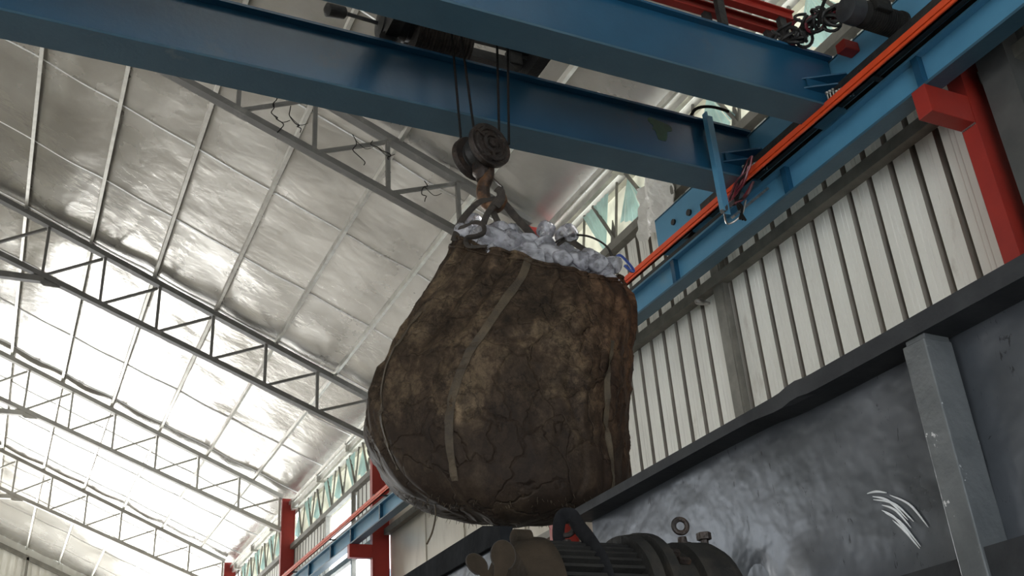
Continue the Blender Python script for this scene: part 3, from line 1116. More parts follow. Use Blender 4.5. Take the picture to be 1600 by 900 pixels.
# loose maroon cables at the conductor rail
t = thing('collector_cables', 'maroon and black cable bundle drooping over the orange rail', 'cable', (4.66, 5.1, 5.9))
for k in range(15):
    q = MB()
    j = [random.uniform(-.03, .03) for _ in range(8)]
    q.tube(smoothpath([(4.66, 5.0 + j[0], 5.90), (4.64, 5.05 + j[1], 5.82 + j[2]), (4.62 + j[3] * .5, 5.13 + j[4], 5.74 + j[5]), (4.62, 5.25 + j[6] * 1.4, 5.68 + j[7] * .6),
                       (4.62, 5.26 + j[0], 5.64 + j[2] * .5), (4.65, 5.16 + j[1], 5.62), (4.69, 5.05, 5.72)], 5), .010, 6)
    q.build('cable_loop', M['cable'] if k % 4 else M['rope'], t)
for k in range(3):
    q = MB()
    q.tube(smoothpath([(4.68, 5.12, 5.80), (4.63 + .012 * k, 5.22, 5.66), (4.64, 5.17 + .02 * k, 5.56), (4.62, 5.20 - .03 * k, 5.46 - .02 * k)], 5), .010, 6)
    q.build('cable_tail', M['rope'], t)
q = MB()
q.tube(smoothpath([(4.50, 5.22, 5.50), (4.55, 5.26, 5.44), (4.64, 5.2, 5.50), (4.68, 5.16, 5.62)], 5), .008, 6)
q.build('jumper_wire', M['galv'], t)

# ------------------------------------------------------------------ hoist trolley between the girders
t = thing('hoist_trolley', 'black hoist trolley carried across the two blue girders above the ropes', 'hoist', (2.4, 4.9, 6.5))
q = MB()
for x in (1.86, 2.98):
    q.box(x, x + .09, 4.26, 5.50, 6.47, 6.68)
q.box(1.86, 3.07, 4.72, 4.80, 6.58, 6.68)
q.box(1.86, 3.07, 5.24, 5.30, 6.615, 6.70)
q.box(1.86, 3.07, 5.44, 5.50, 6.62, 6.70)
q.build('frame', M['black'], t)
for x in (1.905, 2.79):
    for y in (yn, yf):
        q = MB()
        q.lathe((x - .01, y - .03, 6.432), (0, 1, 0), [(0, .078), (.012, .078), (.014, .066), (.06, .066)], 24)
        q.build('wheel', M['black'], t, smooth=True)
q = MB()
prof = []
for k in range(15):
    a = k * .025
    prof += [(a, .125), (a + .007, .138), (a + .014, .138), (a + .021, .125)]
q.lathe((2.12, 5.37, 6.63), (1, 0, 0), [(-.02, .15), (0, .15)] + prof + [(.385, .15), (.40, .15)], 28)
q.build('rope_drum', M['strap'], t)
q = MB()
q.lathe((1.84, 5.37, 6.66), (1, 0, 0), [(0, .07), (.01, .12), (.20, .12), (.21, .10), (.24, .10)], 24)
q.build('hoist_motor', M['black'], t, smooth=True)
q = MB()
q.box(2.82, 2.93, 5.28, 5.44, 6.50, 6.62)
q.box(2.86, 3.09, 5.30, 5.44, 6.58, 6.72)
q.build('gearbox', M['black'], t, bevel=.01)
for xx in (2.20, 2.31, 2.45, 2.55):
    q = MB()
    q.lathe((xx - .02, 4.86, 6.60), (1, 0, 0), [(0, .05), (.008, .05), (.012, .035), (.028, .035), (.032, .05), (.04, .05)], 20)
    q.build('guide_pulley', M['black'], t)
q = MB()
q.box(2.15, 2.60, 4.80, 4.92, 6.655, 6.68)
q.build('pulley_yoke', M['black'], t)
q = MB()
q.lathe((1.44, 5.33, 6.60), (1, .2, .25), [(0, .02), (.02, .05), (.15, .045), (.17, .02)], 16)
q.build('cable_clamp', M['black'], t, smooth=True)
q = MB()
q.tube([(1.55, 5.36, 6.64), (1.90, 5.4, 6.66)], .015, 6)
q.build('clamp_arm', M['black'], t)

# ------------------------------------------------------------------ local frame of the hanging load
B = Vector((2.3458, 4.8361, 0))
AZ = R(25.876)
W = Vector((math.sin(AZ), math.cos(AZ), 0))
U = Vector((math.cos(AZ), -math.sin(AZ), 0))


def P(u, w, z):
    return B + U * u + W * w + Vector((0, 0, z))


# ropes
for k, (a, b2, lb) in enumerate((((-.175, 0.0, 6.60), (-.139, .08, 5.30), 'leftmost of the four dark hoist ropes'),
                             ((-.125, 0.0, 6.60), (-.052, -.03, 5.40), 'second hoist rope from the left, running to the front pulley'),
                             ((.150, 0.0, 6.60), (.10, .03, 5.40), 'third hoist rope from the left, behind the pulley'),
                             ((.225, 0.0, 6.60), (.158, -.03, 5.33), 'rightmost of the four dark hoist ropes'))):
    q = MB()
    q.tube([P(*a), P(*b2)], .0085, 8)
    o = q.build('hoist_rope', M['rope'])
    tag(o, lb, 'rope', 'hoist ropes')

# hook block
c0 = P(-.085, .09, 5.31)
c1 = P(.045, -.07, 5.31)
ax = (c1 - c0).normalized()
t = thing('hook_block', 'rusty hook block with round sheave covers and an iron hook', 'hook', tuple(P(0, 0, 5.3)))
for c, s in ((c1, 1), (c0, -1)):
    q = MB()
    prof = [(-.045, .10), (-.04, .145), (-.03, .152), (.0, .152), (.008, .145), (.004, .125), (.016, .118), (.018, .10), (.008, .094), (.008, .075), (.022, .07),
            (.026, .05), (.014, .045), (.014, .034), (.03, .03), (.034, .012)]
    q.lathe(c, ax * s, prof, 40)
    q.build('sheave_cover', M['rust'], t, smooth=True)
    q = MB()
    e1 = ax.cross(Vector((0, 0, 1))).normalized()
    for kk in range(3):
        a = kk * 2 * PI / 3 + .5
        d = e1 * math.cos(a) + Vector((0, 0, 1)) * math.sin(a)
        q.bar(c + d * .05 + ax * s * .014, c + d * .125 + ax * s * .012, .02, .016, ax)
    q.build('rib', M['rust'], t)
q = MB()
q.lathe(c0 + ax * .02, ax, [(0, .115), (.03, .10), (.06, .112), (.10, .10), (.13, .115), (.16, .11)], 32)
q.build('sheave', M['black'], t, smooth=True)
q = MB()
mid = (c0 + c1) / 2
q.lathe(mid + Vector((0, 0, -.06)), (0, 0, -1), [(0, .05), (.05, .062), (.10, .062), (.12, .045), (.15, .040)], 20)
q.build('swivel_housing', M['rust'], t, smooth=True)
q = MB()
m0 = 0.0
hk = [(m0 + .025, 0, 5.20), (m0 + .015, 0, 5.12), (m0 - .018, 0, 5.05), (m0 - .022, 0, 4.98), (m0 + .0, 0, 4.92), (m0 + .04, 0, 4.89), (m0 + .078, 0, 4.915), (m0 + .09, 0, 4.965), (m0 + .078, 0, 5.01)]
pts = smoothpath([P(*h) for h in hk], 5)
rad = []
for i in range(len(pts)):
    s = i / (len(pts) - 1)
    rad.append(.032 + .012 * math.sin(PI * min(1, s * 1.2)) if s < .8 else .040 * (1 - (s - .8) / .2 * .6))
q.tube(pts, rad, 12)
q.build('hook', M['hook'], t, smooth=True)
q = MB()
q.bar(P(.10, -.03, 5.01), P(.045, -.03, 5.08), .02, .008)
q.build('safety_latch', M['rust'], t)

# ------------------------------------------------------------------ the big bag
LP = [(-.20, 4.73), (-.335, 4.45), (-.49, 4.17), (-.606, 3.94), (-.70, 3.75), (-.738, 3.50), (-.69, 3.32), (-.57, 3.17), (-.36, 3.09), (-.15, 3.06), (0.0, 3.05)]
RP = [(.735, 4.36), (.80, 4.22), (.79, 4.04), (.755, 3.82), (.72, 3.61), (.68, 3.38), (.66, 3.20), (.63, 3.06), (.46, 3.04), (.15, 3.05), (0.0, 3.05)]
DP = [.42, .50, .57, .63, .67, .69, .68, .64, .52, .25, 0.0]


def lerp_list(Lst, v):
    n = len(Lst) - 1
    x = max(0, min(.99999, v)) * n
    i = int(x)
    fr = x - i
    i0, i3 = max(i - 1, 0), min(i + 2, n)

    def cr(a, b2, c, d):
        return .5 * (2 * b2 + (c - a) * fr + (2 * a - 5 * b2 + 4 * c - d) * fr * fr + (-a + 3 * b2 - 3 * c + d) * fr ** 3)
    if isinstance(Lst[0], tuple):
        return tuple(cr(Lst[i0][k], Lst[i][k], Lst[i + 1][k], Lst[i3][k]) for k in range(2))
    return cr(Lst[i0], Lst[i], Lst[i + 1], Lst[i3])


def bag_pt(v, th, off=0.0, detail=True):
    """v 0 rim .. 1 bottom centre ; th 0 = +U, pi/2 = away from the camera"""
    (lu, lz), (ru, rz), dd = lerp_list(LP, v), lerp_list(RP, v), lerp_list(DP, v)
    uc, a = (lu + ru) / 2, (ru - lu) / 2
    zc, tz = (lz + rz) / 2, (rz - lz) / 2
    c, s = math.cos(th), math.sin(th)
    n = 2.35
    cc = math.copysign(abs(c) ** (2 / n), c)
    ss = math.copysign(abs(s) ** (2 / n), s)
    k = 1.0
    disp = off
    zoff = 0
    if detail:
        fade = math.sin(PI * min(1, v * 1.25)) ** .5 if v < .8 else max(0, (1 - v) / .2) ** .5
        fold = noise.noise(Vector((math.cos(th) * 5.5, math.sin(th) * 5.5, v * 1.6)))
        fold2 = noise.noise(Vector((math.cos(th) * 2.2 + 4, math.sin(th) * 2.2, v * 5.0)))
        fine = noise.fractal(Vector((c * 3 + 9, s * 3, v * 6)), .8, 2.3, 4)
        ridge = (1 - abs(noise.noise(Vector((c * 3.2 + s, s * 3.2 + v * 2.4, v * 3.5 + 2))) * 3.2)) 
        ridge = max(0, ridge) ** 3
        pleat = noise.noise(Vector((math.cos(th) * 11, math.sin(th) * 11, v * .9 + 5)))
        rdg = (1 - abs(noise.noise(Vector((c * 4.5 + 20, s * 4.5 + v * 5, v * 7))) * 2.6))
        disp += .012 * max(0, rdg) ** 4 * fade
        disp += .032 * pleat * max(0, 1 - v * 1.5) + .030 * fold * (1.2 - v) + .026 * fold2 * fade + .014 * fine * fade - .018 * ridge * fade
        # the horizontal crease on the front right
        cz = (v - .46) / .012
        if abs(cz) < 3:
            g = math.exp(-((th - (-1.15 % (2 * PI))) / .42) ** 2)
            disp -= .016 * g * math.exp(-cz * cz)
        if v < .06:
            zoff = .03 * noise.noise(Vector((c * 4, s * 4, 1.7))) * (1 - v / .06)
    d = Vector((cc * a, ss * dd, 0))
    L = math.hypot(c * dd, s * a) + 1e-6
    nrm = Vector((c * dd / L, s * a / L, 0)) * (1 if v < .7 else max(0, (1 - v) / .3))
    q = d + nrm * disp
    zz = zc + tz * cc + zoff
    if v > .7:
        zz -= disp * (v - .7) / .3
    # the mouth sinks a little at the camera side
    zz -= .27 * max(0, -s) ** .8 * max(0, 1 - v * 1.6) ** 1.6
    zz -= .21 * max(0, -s) ** .8 * math.exp(-((v - .84) / .20) ** 2)
    return P(uc + q.x, q.y, zz)


def bag_mesh():
    q = MB()
    nt, nv = 300, 190
    for j in range(nv):
        v = j / nv
        for i in range(nt):
            q.v.append(tuple(bag_pt(v, 2 * PI * i / nt)))
    for j in range(nv - 1):
        for i in range(nt):
            i2 = (i + 1) % nt
            q.f.append([j * nt + i, j * nt + i2, (j + 1) * nt + i2, (j + 1) * nt + i])
            q.m.append(0)
    o = len(q.v)
    q.v.append(tuple(bag_pt(.9999, 0, detail=False)))
    for i in range(nt):
        q.f.append([(nv - 1) * nt + i, (nv - 1) * nt + (i + 1) % nt, o])
        q.m.append(0)
    # inner lip, turned in
    for w_, dz in ((-.02, .006), (-.035, -.03), (-.05, -.12), (-.06, -.3)):
        base = len(q.v)
        for i in range(nt):
            p = bag_pt(0.0, 2 * PI * i / nt, w_)
            q.v.append((p.x, p.y, p.z + dz))
        prev = 0 if w_ == -.02 else base - nt
        for i in range(nt):
            i2 = (i + 1) % nt
            q.f.append([prev + i, prev + i2, base + i2, base + i])
            q.m.append(0)
    return q


t_bag = thing('bulk_bag', 'dirty brown woven bulk bag full of ice hanging from the hook', 'bag', tuple(P(0, 0, 3.05)))
o = bag_mesh().build('body', M['bag'], t_bag, smooth=False)
for p in o.data.polygons:
    p.use_smooth = True


def ribbon(path, w, th=.006):
    """path: list of (v, theta) on the bag; a webbing strip lying on it"""
    q = MB()
    n = len(path)
    vs = []
    for i, (v, a) in enumerate(path):
        for s in (-1, 1):
            vs.append(bag_pt(v, a + s * w, .003))
        for s in (1, -1):
            vs.append(bag_pt(v, a + s * w, .003 + th))
    fs = []
    for i in range(n - 1):
        for k in range(4):
            k2 = (k + 1) % 4
            fs.append([i * 4 + k, i * 4 + k2, (i + 1) * 4 + k2, (i + 1) * 4 + k])
    fs += [[3, 2, 1, 0], [(n - 1) * 4 + k for k in range(4)]]
    q.add(vs, fs)
    return q


for th0, th1, v0, v1, w in ((-1.66, -1.96, .0, .70, .030), (-2.42, -2.55, .22, .66, .024), (-.72, -.62, .30, .74, .022), (.6, .6, .0, .7, .03), (2.2, 2.2, .0, .7, .03)):
    path = [(v0 + (v1 - v0) * i / 70, th0 + (th1 - th0) * (i / 70) ** 2.4) for i in range(71)]
    ribbon(path, w, .004).build('seam_webbing', M['seamtape'], t_bag, smooth=False)
# rolled hem around the mouth
for vv, rr in ((0.002, .012), (.035, .006)):
    q = MB()
    n = 150
    pts = [bag_pt(vv, 2 * PI * i / n, .004) for i in range(n + 1)]
    q.tube(pts, [rr * (1 + .45 * noise.noise(Vector((i * .21, vv * 50, 0)))) for i in range(n + 1)], 8, caps=False)
    q.build('hem', M['bag'], t_bag, smooth=True)
# frayed fringe along the bottom edge
q = MB()
for k in range(150):
    a = random.uniform(0, 2 * PI)
    v = random.gauss(.755, .012)
    p = bag_pt(v, a, .0)
    d = (p - P(0, 0, 3.6)).normalized()
    L = random.uniform(.004, .018)
    q.tube([p, p + d * L + Vector((random.uniform(-.01, .01), 0, -L * .8))], [.0018, .0010], 3)
q.tube(smoothpath([bag_pt(.77, -2.55), bag_pt(.77, -2.55) + Vector((0, 0, -.06)), bag_pt(.77, -2.55) + Vector((-.02, 0, -.14)), bag_pt(.77, -2.55) + Vector((-.05, 0, -.20))], 4), .005, 5)
ft = q.build('frayed_threads', M['seamtape'], t_bag)
ft['kind'] = 'stuff'


def strap(pts, w, n=6, nm='lifting_strap', tilt=W):
    q = MB()
    q.tube(smoothpath(pts, n), w, 10, flat=(tilt, .28))
    return q.build(nm, M['strap'], t_bag, smooth=True)


H = P(.04, 0, 4.935)
strap([bag_pt(.02, PI + .25, .006), P(-.185, -.12, 4.68), P(-.15, -.10, 4.77), P(-.05, -.06, 4.90), P(.05, -.02, 4.945)], .022)
strap([P(.05, .02, 4.945), P(.09, .0, 4.93), P(.17, .02, 4.82), P(.25, .05, 4.72), P(.32, .1, 4.60)], .024)
strap([P(.085, -.03, 4.96), P(.045, -.04, 4.90), P(-.005, -.08, 4.80), P(-.035, -.08, 4.72), P(-.05, -.02, 4.62)], .020)
strap([P(.02, .03, 4.92), P(.03, -.02, 4.85), P(.045, -.06, 4.78), P(.07, -.06, 4.70), P(.10, .0, 4.60)], .020)
strap([P(.06, -.045, 5.0), P(.085, -.05, 4.97), P(.08, -.05, 4.91), P(.05, -.05, 4.87)], .026)
# slack loop on the right, and a curled loop end at the front left
strap([P(.36, .0, 4.60), P(.46, -.02, 4.645), P(.58, -.03, 4.635), P(.68, -.04, 4.56), P(.71, -.05, 4.47), P(.70, -.05, 4.36)], .022, nm='slack_loop', tilt=U)
strap([P(.40, .0, 4.60), P(.46, -.03, 4.62), P(.53, -.05, 4.55), P(.61, -.08, 4.47)], .030, nm='slack_loop', tilt=U)
strap([P(-.17, -.28, 4.60), P(-.13, -.34, 4.575), P(-.08, -.40, 4.56), P(-.035, -.40, 4.54), P(-.03, -.38, 4.505), P(-.07, -.38, 4.48), P(-.13, -.38, 4.47), P(-.12, -.36, 4.43), P(-.02, -.42, 4.39)], .017, nm='loop_end', tilt=W)
# small blue ring pull caught at the right of the mouth
q = MB()
q.tube(smoothpath([P(.73, -.02, 4.47), P(.76, -.03, 4.49), P(.80, -.03, 4.44), P(.83, -.03, 4.385), P(.815, -.03, 4.38), P(.78, -.03, 4.42)], 5), .009, 6)
o = q.build('blue_tie', mat('blue_plastic_tie', (0.03, 0.06, 0.25), (0.04, 0.08, 0.3), 5, 0.4), t_bag)
o['label'] = 'blue tie'


# ------------------------------------------------------------------ ice
def ice_mesh(kind, seed):
    rnd = random.Random(seed)
    bm = bmesh.new()
    if kind == 'tube':
        n = 18
        prof = [(-.045, .020), (-.047, .040), (-.038, .053), (.0, .056), (.038, .053), (.047, .040), (.045, .020), (.02, .013), (-.02, .013)]
        rings = []
        for z, r in prof:
            rings.append([bm.verts.new((r * math.cos(2 * PI * j / n) * (1 + .04 * math.sin(3 * j)), r * math.sin(2 * PI * j / n), z)) for j in range(n)])
        k = len(rings)
        for i in range(k):
            for j in range(n):
                bm.faces.new([rings[i][j], rings[i][(j + 1) % n], rings[(i + 1) % k][(j + 1) % n], rings[(i + 1) % k][j]])
        for v in bm.verts:
            v.co *= 1 + .05 * noise.noise(v.co * 30 + Vector((seed, 0, 0)))
    else:
        bmesh.ops.create_icosphere(bm, subdivisions=3, radius=.055)
        pl = [Vector((rnd.uniform(-1, 1), rnd.uniform(-1, 1), rnd.uniform(-1, 1))).normalized() for _ in range(9)]
        ds = [rnd.uniform(.034, .047) for _ in pl]
        for v in bm.verts:
            for d, h in zip(pl, ds):
                s = v.co.dot(d)
                if s > h:
                    v.co -= d * (s - h) * .92
            v.co *= 1 + .08 * noise.noise(v.co * 22 + Vector((seed, 1, 0)))
    bmesh.ops.recalc_face_normals(bm, faces=bm.faces)
    me = bpy.data.meshes.new('ice_piece')
    bm.to_mesh(me)
    bm.free()
    for p in me.polygons:
        p.use_smooth = True
    me.materials.append(M['ice'])
    return me


ices = [ice_mesh('tube', 1), ice_mesh('chunk', 2), ice_mesh('chunk', 3), ice_mesh('tube', 4), ice_mesh('chunk', 5)]


def ice_surface(s, t_):
    """s: -1..1 along U, t_: -1..1 along W -> heap surface point"""
    u_ = .268 + .45 * s
    w_ = .40 * t_
    zr_ = 4.55 - .175 * s - .27 * max(0, -t_)  # rim surface
    bul = .075 * max(0, 1 - s * s * .8 - t_ * t_ * .9) + .05 * math.exp(-((s + .45) / .3) ** 2) * (1 - t_ * t_)
    return u_, w_, zr_ + bul - .035


def place_ice(p, sc, idx, first):
    me = ices[idx]
    o = bpy.data.objects.new('ice_piece', me)
    o.location = p
    o.rotation_euler = (random.uniform(0, 6), random.uniform(0, 6), random.uniform(0, 6))
    o.scale = (sc, sc, sc * random.uniform(.9, 1.2))
    col.objects.link(o)
    return o


cnt = 0
spots = []
for layer, dz in ((0, 0.0), (1, -.075)):
    rowi = 0
    tt = -1.0
    while tt <= 1.001:
        ss = -1.0 + (.11 if rowi % 2 else 0)
        while ss <= 1.001:
            if ss * ss + tt * tt < 1.0:
                spots.append((ss + random.uniform(-.05, .05), tt + random.uniform(-.05, .05), dz + random.uniform(-.03, .03)))
            ss += .27
        tt += .29
        rowi += 1
for (ss, tt, dz) in spots:
    u_, w_, z_ = ice_surface(ss * .93, tt * .93)
    o = place_ice(P(u_, w_, z_ + dz), random.uniform(1.25, 1.85), random.choice((0, 1, 1, 2, 4, 3)), False)
    tag(o, 'cloudy lump of ice heaped in the mouth of the brown bag', 'ice', 'ice pieces in the bag')
# a few that stand out
SP = [((-.09, -.02, 4.80), 1.15, 3, 'hollow ice tube at the upper left of the heap'),
      ((-.155, -.08, 4.715), 1.1, 0, 'ice lump at the left corner of the bag mouth'),
      ((.06, .08, 4.79), 1.0, 1, 'topmost pale ice lump under the hook'),
      ((.34, -.02, 4.735), .95, 0, 'hollow ice tube in the middle of the heap skyline'),
      ((.46, -.02, 4.69), 1.15, 3, 'clear ice tube right of the heap centre'),
      ((.70, -.14, 4.41), 1.1, 4, 'grey ice lump at the right corner by the blue tie'),
      ((.60, -.24, 4.36), 1.2, 1, 'square ice block in front of the slack strap'),
      ((.50, -.30, 4.36), 1.15, 4, 'large ice lump at the front rim, right half'),
      ((.40, -.34, 4.36), 1.1, 2, 'dark grey ice lump at the middle of the front rim')]
for pu, sc, idx, lb in SP:
    o = place_ice(P(pu[0], pu[1], pu[2] - .035), sc, idx, False)
    tag(o, lb, 'ice', 'ice pieces in the bag')

# ------------------------------------------------------------------ steel hopper, right foreground
t = thing('steel_hopper', 'large grey steel hopper with a dark rim in the right foreground', 'hopper', (2.31, 2.0, 0))
HX, HT = 2.3125, 2.82


def dent(y, z):
    return .010 * noise.noise(Vector((y * 1.4, z * 2.1, 0))) + .022 * math.exp(-((y - 3.0) ** 2 + (z - 2.28) ** 2) / .012) - .02 * math.exp(-((y - 2.68) ** 2 + (z - 2.22) ** 2) / .01)


q = MB()
ny, nz = 160, 60
for i in range(ny + 1):
    y = -1.5 + 5.6 * i / ny
    for j in range(nz + 1):
        z = .5 + (HT - .025 - .5) * j / nz
        q.v.append((HX + .105 + dent(y, z), y, z))
for i in range(ny):
    for j in range(nz):
        a = i * (nz + 1) + j
        q.f.append([a, a + 1, a + nz + 2, a + nz + 1])
        q.m.append(0)
q.box(HX + .125, HX + .14, -1.5, 4.1, .5, HT - .04)
q.build('side_panel', M['hopper'], t, smooth=True)
q = MB()
# rolled channel rim with a bent-in stretch near its middle
prev = None
for i in range(121):
    y = -1.5 + 5.62 * i / 120
    k = 1 / (1 + math.exp((y - 2.52) / .035))
    dx = -.012 * k
    dz = .010 * math.exp(-((y - 2.50) / .05) ** 2)
    h = .040 + .018 * k + .012 * math.exp(-((y - 2.6) / .10) ** 2)
    pts = [(HX + dx, y, HT + dz), (HX + .12, y, HT), (HX + .12, y, HT - .03), (HX + .115, y, HT - h - .002), (HX + .10, y, HT - h - .002), (HX + .02 + dx * .5, y, HT - h), (HX + dx, y, HT - h + dz)]
    o_ = len(q.v)
    q.v += pts
    q.m_n = len(pts)
    if prev is not None:
        for a in range(7):
            b2 = (a + 1) % 7
            q.f.append([prev + a, prev + b2, o_ + b2, o_ + a])
            q.m.append(0)
    prev = o_
q.f.append([prev + a for a in range(7)])
q.m.append(0)
q.f.append([6 - a for a in range(7)])
q.m.append(0)
q.build('rim', M['rim'], t)
for y in (1.965, -.2):
    q = MB()
    q.box(HX - .012, HX + .10, y - .045, y + .04, .0, HT - .075)
    q.box(HX + .0, HX + .10, y - .04, y + .035, HT - .08, HT - .05)
    q.build('post', [M['post'], M['rim']], t, bevel=.004)
q = MB()
q.box(HX - .0, HX + .10, -1.5, 1.92, 1.98, 2.14)
q.box(HX - .0, HX + .10, 2.01, 4.1, 1.98, 2.13)
q.build('lower_rail', M['rim'], t)
q = MB()
q.box(HX + .12, HX + 1.1, 4.02, 4.10, .5, HT - .02)
q.box(HX + .12, HX + 1.1, -1.5, -1.42, .5, HT - .02)
q.box(HX + 1.1, HX + 1.15, -1.5, 4.1, .5, HT - .02)
q.build('back_panel', M['hopper'], t)
for x, y in ((HX + .05, -1.4), (HX + 1.05, -1.4), (HX + .05, 3.95), (HX + 1.05, 3.95)):
    q = MB()
    q.box(x, x + .1, y, y + .1, 0, .6)
    q.build('leg', M['rim'], t)
# bare-metal scratches on the plate
q = MB()
arcs = [((2.36, 2.405), (2.30, 2.375), (2.24, 2.30)), ((2.36, 2.395), (2.28, 2.36), (2.22, 2.29)), ((2.33, 2.37), (2.28, 2.34), (2.235, 2.275)),
        ((2.335, 2.355), (2.29, 2.32), (2.24, 2.245)), ((2.325, 2.345), (2.27, 2.30), (2.215, 2.215)), ((2.30, 2.315), (2.26, 2.27), (2.22, 2.21)),
        ((2.38, 2.42), (2.34, 2.415), (2.30, 2.40)), ((2.29, 2.39), (2.22, 2.34), (2.17, 2.26))]
for k, a in enumerate(arcs):
    pts = smoothpath([(HX + .1005 + dent(y, z), y, z) for y, z in a], 8)
    n = len(pts)
    rr = [.0008 + .0030 * math.sin(PI * i / (n - 1)) for i in range(n)]
    q.tube(pts, rr, 5)
q.build('scratches', M['scratch'], t)

# ------------------------------------------------------------------ dark chute frame left of the motor
t = thing('chute_frame', 'dark steel chute edge running down left behind the motor', 'chute', (1.5, 4.5, 0))
q = MB()
q.extr([(1.46, 3.075, 2.40), (1.46, 3.08, 2.452), (1.46, 3.216, 2.487), (1.46, 7.5, 2.487), (1.46, 7.5, 2.40)], (.05, 0, 0))
q.build('rim', M['chute'], t, bevel=.003)
q = MB()
q.box(1.48, 1.50, 3.12, 7.5, 1.3, 2.40)
q.build('side_plate', M['hopper'], t)
q = MB()
q.box(1.465, 1.505, 3.09, 3.115, 1.3, 2.42)
q.build('end_plate', M['chute'], t)
q = MB()
q.box(1.46, 1.56, 3.1, 7.5, 1.2, 1.3)
for y in (3.2, 7.3):
    q.box(1.47, 1.55, y, y + .08, 0, 1.2)
q.build('stand', M['chute'], t)

# ------------------------------------------------------------------ gear motor, bottom foreground
YM, ZM, RM = 2.375, 2.055, .165
t = thing('gear_motor', 'dark dusty gear motor with lifting eyes at the bottom edge', 'motor', (1.45, YM, ZM))
q = MB()
# finned stator: star-shaped cross-section
nf = 40
sec = []
for k in range(nf):
    a = 2 * PI * k / nf
    w2 = 2 * PI / nf
    for da, rr in ((-.18, RM), (.18, RM), (.30, RM - .028), (.70, RM - .028)):
        sec.append((rr, a + da * w2))
ring = lambda x: [(x, YM + r * math.sin(a), ZM + r * math.cos(a)) for r, a in sec]
vs = ring(1.205) + ring(1.465)
n = len(sec)
q.add(vs, [list(range(n))[::-1], list(range(n, 2 * n))] + [(i, (i + 1) % n, n + (i + 1) % n, n + i) for i in range(n)])
q.build('finned_body', M['motor'], t)
q = MB()
q.lathe((1.13, YM, ZM), (1, 0, 0), [(0, .10), (.0, .142), (.02, .160), (.06, .168), (.07, .172), (.09, .172), (.091, .15)], 48)
q.build('fan_cowl', M['dust'], t, smooth=True)
q = MB()
q.lathe((1.455, YM, ZM), (1, 0, 0), [(0, .15), (.005, .185), (.035, .19), (.038, .165), (.05, .165), (.055, .195), (.085, .195), (.09, .16), (.14, .155), (.20, .15)], 48)
q.build('flange', M['motor'], t, smooth=True)
q = MB()
q.lathe((1.62, YM, ZM), (1, 0, 0), [(0, .12), (.01, .175), (.10, .178), (.13, .165), (.20, .10), (.30, .065), (.36, .06)], 40)
q.build('gear_housing', M['motor'], t, smooth=True)
q = MB()
q.box(1.12, 1.55, YM - .14, YM + .14, ZM - .26, ZM - .20)
q.box(1.2, 1.28, YM - .1, YM + .1, ZM - .22, ZM - .12)
q.box(1.4, 1.48, YM - .1, YM + .1, ZM - .22, ZM - .12)
q.build('foot', M['motor'], t)
q = MB()
for x, y in ((1.14, YM - .12), (1.14, YM + .09), (1.5, YM - .12), (1.5, YM + .09)):
    q.box(x, x + .04, y, y + .04, 0, ZM - .26)
q.build('stand', M['rim'], t)
# fan blades left of the cowl: rounded paddles on a hub
for dr, L, wd in ((Vector((-.62, .10, .80)), .105, .023), (Vector((.22, -.05, 1.0)), .118, .029), (Vector((-1.0, .1, -.35)), .10, .030)):
    q = MB()
    e = dr.normalized()
    nrm = Vector((-.35, -.9, .15)).normalized()
    s = nrm.cross(e).normalized()
    c = Vector((1.055, YM - .12, ZM + .015))
    pts = []
    for i in range(17):
        ph = -2.5 + 5.0 * i / 16
        pts.append(c + e * (L - wd * 1.2 + wd * 1.2 * math.cos(ph)) + s * wd * math.sin(ph) + nrm * .012 * math.sin(ph))
    pts += [c - s * .010, c + s * .010][::-1]
    q.extr(pts, tuple(nrm * .004))
    q.cur = 1
    q.tube(pts[:17], .003, 6)
    q.build('fan_blade', [M['dust'], M['strap']], t)
q = MB()
q.lathe((1.035, YM - .09, ZM + .02), (1, 0, 0), [(0, .02), (.01, .03), (.10, .03)], 20)
q.build('fan_hub', M['dust'], t, smooth=True)
q = MB()
q.lathe((1.145, YM - .03, ZM + .165), (1, 0, 0), [(0, .014), (.005, .022), (.05, .022), (.055, .014)], 14)
q.build('lug', M['dust'], t, smooth=True)
# lifting eyes
for x, zt, s_ in ((1.318, ZM + RM - .01, 1.0), (1.685, ZM + .178, .8)):
    q = MB()
    q.lathe((x, YM, zt - .012), (0, 0, 1), [(0, .024), (.012, .024), (.014, .014), (.03, .012)], 16)
    q.torus((x, YM, zt + .03 + .024 * s_), (.35, 1, 0), .024 * s_, .0075, 24, 8)
    q.build('lifting_eye', M['rust'], t, smooth=True)
q = MB()
q.lathe((1.752, YM - .01, ZM + .13), (0, 0, 1), [(0, .011), (.058, .011), (.059, .021), (.078, .021)], 6)
q.build('vent_plug', M['rust'], t)
for dx, dz in ((-.06, .12), (-.03, .10), (-.075, .09)):
    q = MB()
    q.lathe((1.64 + dx, YM - .12, ZM + dz), (-1, -.2, 0), [(0, .011), (.04, .011)], 6)
    q.build('bolt', M['rust'], t)
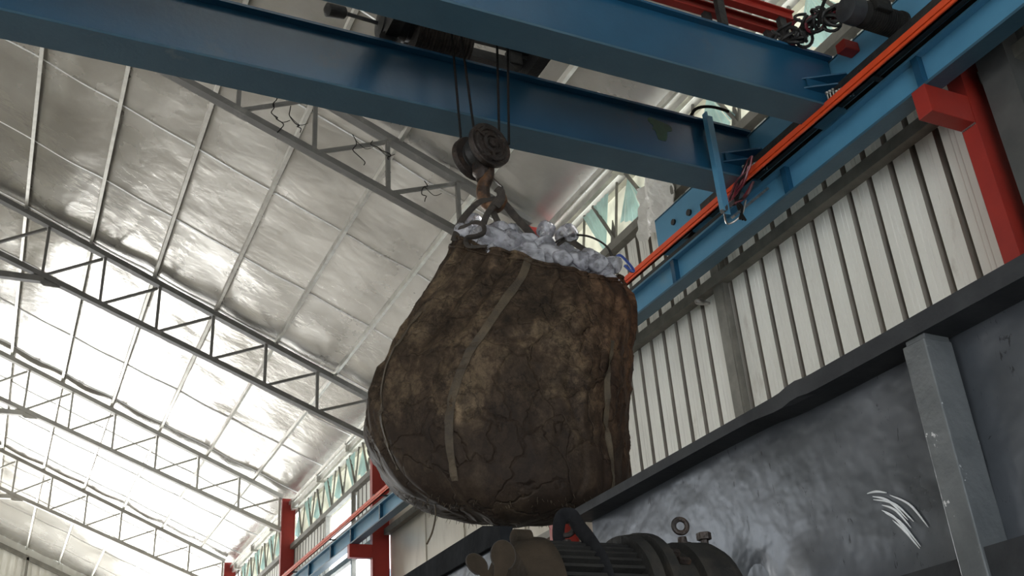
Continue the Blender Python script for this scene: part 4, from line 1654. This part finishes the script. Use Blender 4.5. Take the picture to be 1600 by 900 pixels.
# black lifting strap through the first eye
q = MB()
e = Vector((1.318, YM, ZM + RM + .030))
q.tube(smoothpath([e + Vector((-.004, .02, -.05)), e + Vector((-.022, .0, -.01)), e + Vector((-.012, -.005, .036)), e + Vector((.016, -.012, .040)), e + Vector((.022, -.03, .01)),
                   e + Vector((.022, -.09, -.05)), e + Vector((.024, -.145, -.13)), e + Vector((.026, -.16, -.24)), e + Vector((.028, -.16, -.36))], 5), .020, 12, flat=((0, 1, 0), .35))
o = q.build('lifting_strap', M['sling'], smooth=True)
tag(o, 'black webbing strap looped through the lifting eye of the gear motor', 'strap')

# ------------------------------------------------------------------ odds and ends on the wall
# crumpled white film caught on the girt by the girder end
q = MB()
nn = 26
for i in range(nn + 1):
    for j in range(nn + 1):
        s, r_ = i / nn, j / nn
        y = 7.60 - .62 * s + .10 * r_
        z = 7.36 - .58 * r_ - .16 * s * r_ + .12 * s * (1 - r_) - (.12 if s > .5 else 0) * (s - .5)
        x = 5.44 + .05 * noise.noise(Vector((s * 5, r_ * 5, 0))) + .03 * abs(noise.noise(Vector((s * 11, r_ * 8, 4)))) + .04 * math.sin(s * 9)
        q.v.append((x, y, z))
for i in range(nn):
    for j in range(nn):
        a = i * (nn + 1) + j
        q.f.append([a, a + 1, a + nn + 2, a + nn + 1])
        q.m.append(0)
o = q.build('plastic_film', M['tarp'])
sd = o.modifiers.new('thickness', 'SOLIDIFY')
sd.thickness = .004
tag(o, 'crumpled white plastic film hanging under the eave beside the far girder', 'plastic film')
# blue sheet seen through the opening below the corbel
q = MB()
corr(q, 16.5, 18.4, 3.6, 5.35, x=5.75, groove=False)
o = q.build('blue_sheet', M['bluesheet'])
sd = o.modifiers.new('thickness', 'SOLIDIFY')
sd.thickness = .004
tag(o, 'blue corrugated sheet outside the opening under the far corbel', 'sheet')
# wall lamp bracket
q = MB()
q.lathe((5.44, 6.93, 5.72), (1, 0, 0), [(0, .015), (.02, .03), (.08, .03), (.12, .02), (.16, .012)], 12)
o = q.build('wall_light', M['galv'], smooth=True)
tag(o, 'small bright metal fitting on the corrugated wall under the girt', 'fitting')
